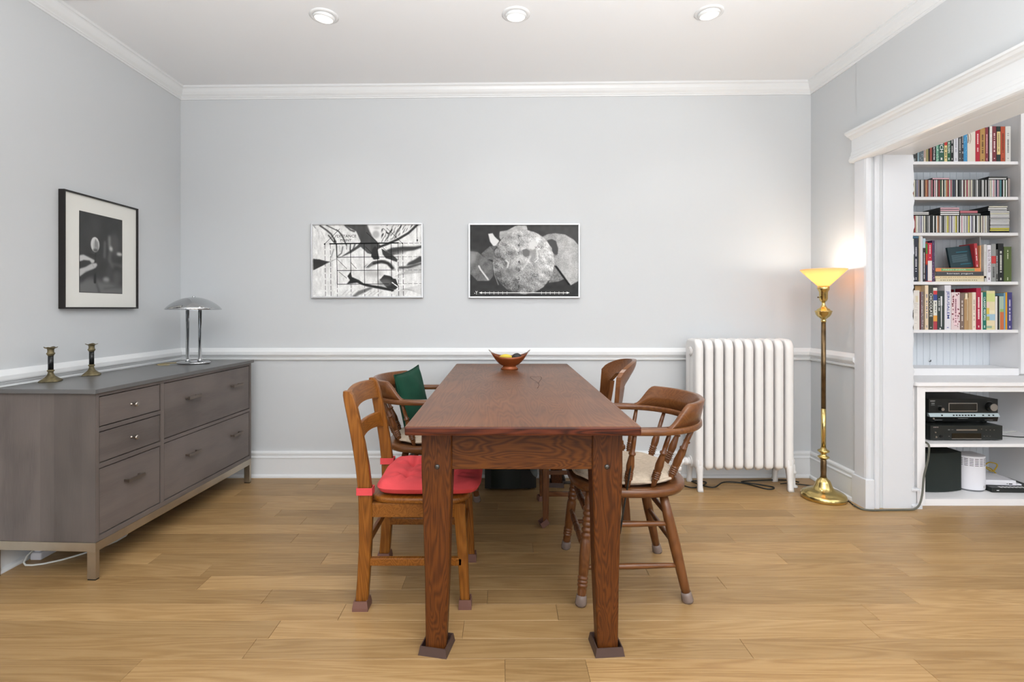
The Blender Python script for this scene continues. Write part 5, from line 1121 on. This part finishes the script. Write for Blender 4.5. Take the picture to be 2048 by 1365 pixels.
# flat books and leaning books of the middle shelf
def flatbook(x0, x1, z0, z1, col, label, kind, tc, d=.13, y=YS, tag_txt=None, par_blk=None):
    t = thing('book', label, 'book', (x0, y, z0), 0, g4_); w_ = x1-x0; h = z1-z0-.0004
    b = MB(); b.box(.0, w_, 0, .002, 0, h, .0006); b.box(0, w_, .002, d, 0, .0016); b.box(0, w_, .002, d, h-.0016, h); b.build('cover', flat(col, .45), t)
    b = MB(); b.box(.001, w_-.003, .0022, d-.003, .0016, h-.0016); b.build('pages', PAGES, t)
    if kind == 'text': lettering(tag_txt, flat(tc), t, (w_*.5, -.0003, h*.5), (1, 0, 0), (0, 0, 1), w_*.55, h*.5)
    elif kind == 'pill': 
        q = MB(); q.box(w_*.12, w_*.86, -.0005, 0, h*.15, h*.85, .0002); q.build('title_panel', flat((120, 168, 112)), t)
        lettering(tag_txt, flat((200, 226, 190)), t, (w_*.42, -.0008, h*.5), (1, 0, 0), (0, 0, 1), w_*.5, h*.4)
    elif kind == 'dash':
        q = MB(); r = random.Random(int(z0*1e4)); xx = w_*.1
        while xx < w_*.85: q.box(xx, xx+.006, -.0004, 0, h*.35, h*.6); xx += r.uniform(.009, .016)
        q.build('lettering', flat(tc), t)
    return t
Z4 = 1.338
flatbook(2.818, 3.137, Z4, Z4+.0205, (222, 212, 182), 'pale cream book at the bottom of the horizontal stack', 'dash', (120, 115, 95))
flatbook(2.815, 3.147, Z4+.0207, Z4+.0375, (226, 206, 166), 'warm cream book second from bottom of the horizontal stack', 'dash', (150, 130, 100))
flatbook(2.822, 3.130, Z4+.0395, Z4+.0655, (74, 75, 78), 'dark grey yogurt cookbook in the horizontal stack', 'text', (225, 225, 225), tag_txt='korean yogurt')
flatbook(2.818, 3.112, Z4+.0657, Z4+.0895, (232, 142, 88), 'orange book with green title panel on top of horizontal stack', 'pill', (0, 0, 0), tag_txt='FRESH INDIA')
flatbook(2.664, 2.708, 1.6206, 1.634, (64, 106, 130), 'blue book lying flat over the navy book at shelf left end', '', (0, 0, 0))
def leaning(name_lab, x0, x1, z0, z1, col, tilt, y, th, kind=None):
    t = thing('book', name_lab, 'book', ((x0+x1)/2, y, z0), 0, g4_); t.rotation_euler = (-.10, tilt, 0); w_ = x1-x0; h = z1-z0
    b = MB(); b.box(-w_/2, w_/2, 0, .002, 0, h, .0006); b.box(-w_/2, w_/2, th-.002, th, 0, h, .0006); b.box(-w_/2, -w_/2+.002, .002, th-.002, 0, h); b.build('cover', flat(col, .45), t)
    b = MB(); b.box(-w_/2+.002, w_/2-.003, .002, th-.002, .003, h-.003); b.build('pages', PAGES, t)
    q = MB()
    for k in range(7): q.box(-w_*.38, w_*.30, -.0004, 0, h*(.30+.05*k), h*(.30+.05*k)+.0016)
    q.build('lettering', flat((120, 150, 160)), t); q = MB(); q.box(-w_*.15, w_*.35, -.0003, 0, h*.72, h*.76); q.box(-w_*.05, w_*.42, -.0003, 0, h*.16, h*.20); q.build('cover_picture', flat((30, 100, 118)), t)
leaning('dark teal book leaning cover outward above the horizontal stack', 2.936, 3.084, Z4+.0905, 1.572, (24, 52, 60), -.10, YS+.020, .014)
t = book(3.084, 3.104, .155, (184, 58, 66), 'red book with white lettering leaning on top of the horizontal stack', 'bars', '', (245, 230, 230), Z4+.0945, g4_, y=YS+.006, d=.11, lean=-.07)
t = book(3.1135, 3.121, .170, (236, 176, 122), 'narrow orange booklet beside the leaning red book', '', '', (0, 0, 0), Z4+.0665+.0, g4_, y=YS+.008, d=.10, lean=0)
t = book(3.122, 3.1305, .226, (150, 150, 150), 'thin grey book behind the orange booklet', '', '', (0, 0, 0), Z4+.0665, g4_, y=YS+.02, d=.10, lean=0)
# bookmark in the tan book, large crimson cover behind: parts of neighbours
tb = [o for o in bpy.data.objects if o.get('label', '').startswith('short tan book')][0]
b = MB(); b.box(.005, .020, -.002, .06, .208-.01, .236, .0004); b.box(.018, .0205, -.002, .0, .06, .20, .0003); b.build('bookmark', flat((228, 214, 186)), tb)
tb = [o for o in bpy.data.objects if o.get('label', '').startswith('tall cream and tan cookbook')][0]
b = MB(); b.box(-.0405, -.001, .03, .0315, 0, .288); b.build('open_cover', flat((196, 160, 112)), tb)
tb = [o for o in bpy.data.objects if o.get('label', '').startswith('crimson cookbook')][0]
b = MB(); b.box(-.165, -.002, .162, .164, 0, .268); b.build('open_cover', flat((130, 12, 36)), tb)

# ------------------------------------------------------------------ disc cases
NAMEC = {'rust': (150, 78, 60), 'cream': (226, 222, 200), 'grey': (120, 122, 122), 'lilac': (150, 146, 170), 'taupe': (160, 145, 140), 'black': (24, 24, 24), 'white': (232, 232, 230), 'brown': (96, 66, 56), 'orange': (206, 146, 100), 'rose': (186, 106, 116), 'pink': (222, 176, 186), 'red': (160, 52, 52), 'green': (70, 92, 66), 'pale green': (206, 216, 200), 'navy': (52, 58, 84), 'dark grey': (74, 76, 74), 'teal': (80, 142, 152), 'silver': (190, 190, 190), 'yellow': (214, 206, 90), 'plum': (84, 40, 46)}
CASEM = base_mat('disc case plastic', (38, 40, 40), .3)
_cd = {}
def cd_mesh(col, w_, h_, d_, horiz):
    k = (col, round(w_, 4), round(h_, 4), horiz)
    if k not in _cd:
        b = MB(); b.box(0, w_, .001, d_, 0, h_)
        b.mi = 1; e = .0012
        if horiz: b.box(.001, w_-.001, 0, .0012, e+.0006, h_-e-.0006)
        else: b.box(e, w_-e, 0, .0012, .002, h_-.003)
        o = b.build('disc_case', [CASEM, flat(NAMEC[col], .3)]); _cd[k] = o.data; o2 = o; bpy.data.objects.remove(o2)
    return _cd[k]
used = {}
def disc(col, loc, w_, h_, label, group, horiz=False, d_=.138, rz=0.):
    o = bpy.data.objects.new('disc_case', cd_mesh(col, w_, h_, d_, horiz)); COL.objects.link(o); o.location = loc; o.rotation_euler = (0, 0, rz)
    tag(o, label, 'disc case', group); used.setdefault(label, []).append(o); return o
def row(cols, x0, x1, zb, shelf, group, h=.1135):
    n = len(cols); p = (x1-x0)/n; rr_ = random.Random(len(shelf)); obs = []; labs = []
    for i, c in enumerate(cols):
        a = cols[i-1] if i else None; d = cols[i+1] if i < n-1 else None
        if a is None: lab = '%s spined disc case at the far left of the %s' % (c, shelf)
        elif d is None: lab = '%s spined disc case at the right end of the %s' % (c, shelf)
        else: lab = '%s disc case between %s and %s ones on the %s' % (c, a, d, shelf)
        labs.append(lab)
    for i, l in enumerate(labs):
        if labs.count(l) > 1:
            f = i/n; w_ = ('at far left', 'left of middle', 'near middle', 'right of middle', 'toward right end')[min(4, int(f*5))]
            labs[i] = l.replace(' ones on the ', ' on ').replace(' disc case ', ' case ') + ', ' + w_
    for i, c in enumerate(cols):
        disc(c, (x0+p*i, YS+rr_.uniform(0, .003), zb), p-.0004, h, labs[i], group)
r2 = ['rust', 'cream', 'grey', 'lilac', 'taupe', 'black', 'white', 'silver', 'brown', 'orange', 'rust', 'silver', 'taupe', 'rose', 'black', 'pink', 'white', 'brown', 'red', 'green', 'cream', 'black', 'pale green', 'orange', 'red', 'pale green', 'rose', 'grey', 'navy', 'dark grey', 'white', 'black', 'dark grey', 'grey', 'white', 'plum', 'cream', 'rose', 'cream', 'taupe', 'cream', 'grey', 'dark grey', 'grey', 'white', 'dark grey', 'black', 'grey', 'white', 'dark grey', 'silver', 'black', 'silver', 'cream', 'white', 'pink', 'silver', 'navy', 'pink', 'grey', 'teal', 'black', 'white', 'green', 'white']
row(r2, 2.667, 3.286, 1.889, 'upper disc shelf', 'upright disc cases on the upper disc shelf')
disc('taupe', (3.2865, YS, 1.889), .0155, .124, 'thick taupe box at the right end of the upper disc row', 'upright disc cases on the upper disc shelf')
disc('pink', (2.797, YS, 2.0028), .110, .0105, 'pink edged disc case lying flat on top of the upper disc row', 'disc cases lying flat', True)
disc('white', (3.162, YS, 2.0028), .116, .0095, 'white edged disc case lying flat, lower of two at right', 'disc cases lying flat', True)
disc('dark grey', (3.165, YS, 2.0125), .122, .0105, 'dark disc case lying flat, upper of two at right', 'disc cases lying flat', True)
r3 = ['cream', 'red', 'cream', 'white', 'silver', 'lilac', 'white', 'cream', 'dark grey', 'grey', 'silver']
row(r3, 2.667, 2.783, 1.656, 'lower disc shelf left part', 'upright disc cases on the lower disc shelf')
disc('black', (2.7835, YS+.002, 1.656), .0185, .116, 'thick black disc box standing in the lower disc row', 'upright disc cases on the lower disc shelf')
r3b = ['white', 'black', 'white', 'orange', 'taupe', 'white', 'grey', 'dark grey', 'silver', 'cream', 'yellow', 'taupe', 'white', 'lilac', 'white', 'cream', 'yellow', 'white', 'black', 'white', 'pink', 'white', 'silver', 'white', 'silver', 'yellow', 'white', 'lilac', 'silver', 'white', 'black', 'white', 'cream', 'dark grey', 'cream', 'taupe', 'white', 'cream', 'silver', 'grey']
row(r3b, 2.8025, 3.168, 1.656, 'lower disc shelf main part', 'upright disc cases on the lower disc shelf')
for i in range(2): disc('white', (2.664, YS, 1.7728+.0100*i), .110, .0095, 'white disc case lying flat at left, %s of two' % ('lower', 'upper')[i], 'disc cases lying flat', True)
for i in range(4): disc(('white', 'white', 'pink', 'pink')[i], (2.848, YS, 1.7705+.0130*i), .124, .0115, 'pink and white edged disc box lying flat, %s of the four' % ('lowest', 'second lowest', 'second highest', 'topmost')[i], 'disc cases lying flat', True)
disc('grey', (2.977, YS, 1.7705), .134, .0120, 'grey green disc case lying flat under the rose one', 'disc cases lying flat', True); disc('rose', (2.976, YS, 1.783), .115, .0180, 'rose labelled disc box lying flat in the middle', 'disc cases lying flat', True)
ordn = ['bottom', 'second', 'third', 'fourth', 'fifth', 'sixth', 'seventh', 'eighth', 'ninth', 'tenth', 'eleventh', 'twelfth', 'thirteenth', 'fourteenth', 'fifteenth', 'topmost']
sc = ['black', 'yellow', 'yellow', 'white', 'silver', 'white', 'white', 'white', 'silver', 'white', 'white', 'cream', 'white', 'silver', 'white', 'cream']
for i, c in enumerate(sc):
    rr_ = random.Random(i); x = (3.171 if i < 13 else 3.160)+rr_.uniform(-.001, .002)
    disc(c, (x, YS-.002+rr_.uniform(0, .003), 1.656+.0109*i), .126 if i < 13 else .122, .0105, '%s edged disc case, %s in the flat stack at the right end' % (c, ordn[i] if i in (0, 15) else ordn[i]+' from bottom'), 'disc cases in the tall flat stack', True)

# ------------------------------------------------------------------ hi-fi in the cabinet
YR = 3.085
t = thing('stereo_receiver', 'black stereo receiver with silver strip and large knob, upper unit in cabinet', 'stereo', (2.619, 3.130, .4575))
W_, H_ = .425, .150
b = MB(); b.box(0, W_, .012, .33, .012, H_, .003); b.build('housing', BLACKM, t)
b = MB(); b.box(0, W_, 0, .012, .064, H_, .002); b.build('front_panel', BLACK, t)
b = MB(); b.hexa([(0, .004, .012), (W_, .004, .012), (W_, .012, .012), (0, .012, .012), (0, -.003, .042), (W_, -.003, .042), (W_, .012, .042), (0, .012, .042)]); b.build('lower_panel', BLACKG, t)
b = MB(); b.hexa([(.001, -.010, .042), (W_+.004, -.010, .042), (W_, .012, .042), (0, .012, .042), (-.004, -.002, .064), (W_+.001, -.002, .064), (W_, .012, .064), (0, .012, .064)]); b.build('silver_strip', SILVER, t)
for x in [.070]+[.142+.0182*k for k in range(8)]+[.322, .358, .384]:
    b = MB(); b.box(x, x+.010, -.0085, -.004, .048, .055, .0005); b.build('button', BLACKG, t)
b = MB(); b.box(.120, .296, -.003, .002, .074, .126, .001); b.build('display_frame', NICKEL, t); b = MB(); b.box(.125, .291, -.004, .001, .079, .122); b.build('display', SCREEN, t)
for nm, x, z, r_, L_ in (('volume_knob', .372, .104, .026, .030), ('input_knob', .070, .090, .011, .020)):
    b = MB(); b.turned((x, 0, z), (x, -L_, z), [(0, r_*1.08), (.2, r_), (.9, r_), (1, r_*.9)], 28); k_ = b.build(nm, BLACKG, t)
    b = MB(); b.turned((x, -L_, z), (x, -L_-.001, z), [(0, r_*.86), (1, r_*.84)], 28); b.build('knob_cap', NICKEL, k_)
b = MB(); b.turned((.028, 0, .030), (.028, -.004, .030), [(0, .0055), (1, .0055)], 16); b.build('headphone_jack', NICKEL, t)
LT = flat((225, 225, 225)); LD = flat((120, 122, 120))
lettering('SONY', LT, t, (.024, -.0004, .138), (1, 0, 0), (0, 0, 1), .030, .0075)
q = MB(); q.box(.016, .036, -.0004, 0, .118, .127); q.box(.014, .037, -.0004, 0, .111, .1135); q.build('small_print', LD, t)
q = MB(); q.box(.172, .248, -.0012, 0, .034, .037); q.box(.18, .24, -.0012, 0, .030, .032); q.box(.036, .085, .001, .002, .020, .0225); q.box(.345, .395, .001, .002, .020, .022); q.box(.055, .080, -.0004, 0, .107, .1085); q.box(.36, .385, -.0004, 0, .133, .1345); q.build('small_print', LD, t)
for x in (.05, .37):
    for y in (.04, .29): b = MB(); b.lathe([(.016, 0), (.018, .002), (.018, .013)], c=(x, y, 0), n=16); b.build('foot', BLACK, t)
t = thing('disc_player', 'flat black compact disc player beneath the stereo receiver', 'disc player', (2.583, 3.075, .365))
W_, H_ = .435, .0915
b = MB(); b.box(0, W_, .008, .30, .008, H_, .002); b.build('housing', BLACKM, t); b = MB(); b.box(0, W_, 0, .008, .006, H_, .0015); b.build('front_panel', BLACKM, t)
b = MB(); b.box(.155, .280, -.003, .001, .062, .070, .0005); b.build('disc_tray', NICKEL, t)
b = MB(); b.box(.128, .306, -.0015, .001, .015, .046, .0005); b.build('display', SCREEN, t); b = MB(); b.box(.128, .306, -.002, .001, .012, .0145); b.build('display_trim', NICKEL, t)
for x, z in ((.305, .070), (.333, .064), (.357, .064), (.381, .064), (.320, .027), (.338, .027), (.357, .027), (.110, .026)):
    b = MB(); b.box(x, x+.005, -.002, .001, z, z+.003); b.build('button', NICKEL, t)
for x, z, r_ in ((.028, .052, .004), (.032, .024, .0055), (.062, .028, .008)): b = MB(); b.turned((x, 0, z), (x, -.006, z), [(0, r_), (1, r_*.9)], 16); b.build('jack' if r_ < .007 else 'level_knob', NICKEL if r_ < .007 else BLACKG, t)
lettering('ONKYO', flat((216, 196, 190)), t, (.032, -.0004, .0825), (1, 0, 0), (0, 0, 1), .032, .0055)
q = MB(); q.box(.106, .118, -.0004, 0, .064, .070); q.box(.126, .140, -.0004, 0, .066, .068); q.build('small_print', LD, t)
for x in (.05, .385):
    for y in (.04, .26): b = MB(); b.lathe([(.015, 0), (.017, .002), (.017, .009)], c=(x, y, 0), n=16); b.build('foot', BLACK, t)
t = thing('speaker', 'dark grey bow fronted speaker cube at the left of the cabinet floor', 'speaker', (2.66, 3.25, .040))
b = MB(); bow_body(b, -.185, .172, .17, -.105, -.140, .004, .240, -.01); b.build('cabinet', GRILLE, t); b = MB(); b.box(-.18, .165, -.09, .16, 0, .006); b.build('base', BLACK, t)
t = thing('network_router', 'white half round wireless router with rows of vent slots', 'router', (2.918, 3.20, .040))
b = MB(); n = 30
def rt(f, z): return [(.078*f*math.sin(a), -.070*f*math.cos(a)*.9-.02, z) for a in [-PI/2+PI*k/n for k in range(n+1)]]+[(.078*f, .05, z), (-.078*f, .05, z)]
b.rings([rt(.97, .010), rt(1, .014), rt(1, .208), rt(.985, .214), rt(.9, .215)], sm=False); b.build('body', WPLAS, t)
b = MB(); b.rings([rt(.9, 0), rt(.93, .011)], sm=False); b.build('base_grille', base_mat('router base', (110, 112, 116), .5), t)
for j in range(5):
    for k in range(8):
        a0 = -1.42+k*.355+.04; b = MB() if (j == 0 and k == 0) else b; 
        if j == 0 and k == 0: pass
        z = .158+j*.0100
        ps = [(.0785*math.sin(a), -.0705*math.cos(a)*.9-.02) for a in (a0, a0+.09, a0+.18, a0+.26)]
        b.rings([[(x, y, z), (x*.97, y*.97, z), (x*.97, y*.97, z+.0032), (x, y, z+.0032)] for x, y in ps], sm=False)
b.build('vent_slots', BLACK, t)
b = MB(); b.tube([(.036+.0065*math.cos(a), -.0792, .030+.0065*math.sin(a)) for a in [2*PI*k/20 for k in range(20)]], .0008, 6, loop=True); b.build('logo_ring', NICKEL, t)
t = thing('modem', 'flat black modem with white lettering on the cabinet floor', 'modem', (3.12, 3.165, .040), -.04)
b = MB(); b.box(-.130, .150, -.06, .14, 0, .030, .004); b.build('body', BLACKM, t)
for k in range(7): b = MB(); b.box(-.075+.022*k, -.063+.022*k, -.058, -.034, .0302, .0308); b.build('key_mark', LT, t)
q = MB(); q.box(-.102, -.088, -.0605, -.060, .012, .016); q.build('small_print', LT, t)
t = thing('white_box_modem', 'white boxy modem stacked on top of the flat black one', 'modem', (3.085, 3.20, .0715), -.10)
t.name = 'modem'
b = MB(); b.box(-.095, .085, -.055, .09, 0, .032, .005); b.build('body', WPLAS, t); b = MB(); b.box(-.11, .12, -.05, .08, 0, .010, .004); b.build('tray', WPLAS, t)
q = MB(); q.box(.03, .036, -.0556, -.055, .010, .014); q.box(.042, .062, -.0556, -.055, .008, .014); q.build('socket', BLACK, t)
def cord(name, label, pts, r, m, k=6, flat_=None):
    # smooth through the points
    P_ = [Vector(p) for p in pts]; out = []
    for i in range(len(P_)-1):
        p0, p1, p2, p3 = P_[max(i-1, 0)], P_[i], P_[i+1], P_[min(i+2, len(P_)-1)]
        for j in range(k):
            s = j/k; out.append(.5*((2*p1)+(p2-p0)*s+(2*p0-5*p1+4*p2-p3)*s*s+(3*p1-p0-3*p2+p3)*s**3))
    out.append(P_[-1]); b = MB(); b.tube(out, r, 8, flat=flat_); return tag(b.build(name, m), label, 'cord')
cord('data_cable', 'yellow cable looped behind the white modem', [(3.06, 3.36, .044), (3.10, 3.33, .150), (3.15, 3.33, .128), (3.20, 3.33, .100), (3.235, 3.34, .118), (3.25, 3.35, .140), (3.22, 3.37, .146), (3.20, 3.38, .12), (3.24, 3.38, .10), (3.27, 3.36, .06), (3.26, 3.34, .044)], .0035, CORDY)
cord('speaker_cable', 'black cable curving across the cabinet shelf right of disc player', [(3.03, 3.26, .369), (3.10, 3.20, .369), (3.20, 3.15, .369), (3.30, 3.16, .369)], .003, CORDB)
cord('speaker_cable', 'white cable crossing the cabinet shelf behind the black cable', [(3.04, 3.40, .369), (3.12, 3.33, .369), (3.22, 3.28, .369), (3.33, 3.30, .369)], .003, CORDW)
cord('appliance_lead', 'thick grey green cord from the cabinet shelf down along the jamb foot', [(2.510, 3.10, .3715), (2.508, 3.03, .372), (2.505, 2.998, .366), (2.504, 2.990, .345), (2.496, 2.988, .28), (2.470, 2.985, .18), (2.440, 2.960, .09), (2.41, 2.945, .03), (2.37, 2.935, .008), (2.30, 2.930, .006), (2.20, 2.928, .006), (2.12, 2.925, .006), (2.075, 2.945, .006), (2.07, 3.0, .006)], .0052, CORDG)
cord('lamp_cord', 'dark cord from the lamp base along the baseboard', [(2.07, 3.005, .005), (2.085, 3.08, .005), (2.088, 3.20, .005), (2.06, 3.30, .005), (1.96, 3.36, .005), (1.90, 3.38, .005), (1.84, 3.37, .005)], .0035, CORDB)
cord('floor_cable', 'black cord coiled on the floor below the radiator', [(1.15, 3.40, .005), (1.22, 3.30, .005), (1.30, 3.33, .005), (1.36, 3.40, .005), (1.27, 3.42, .005), (1.36, 3.30, .005), (1.48, 3.40, .005), (1.60, 3.38, .005), (1.70, 3.27, .005), (1.76, 3.30, .005), (1.70, 3.35, .005), (1.60, 3.41, .005), (1.78, 3.42, .012), (1.93, 3.44, .005), (1.98, 3.40, .005)], .0042, CORDB)
for lab, rs_ in used.items():
    pass
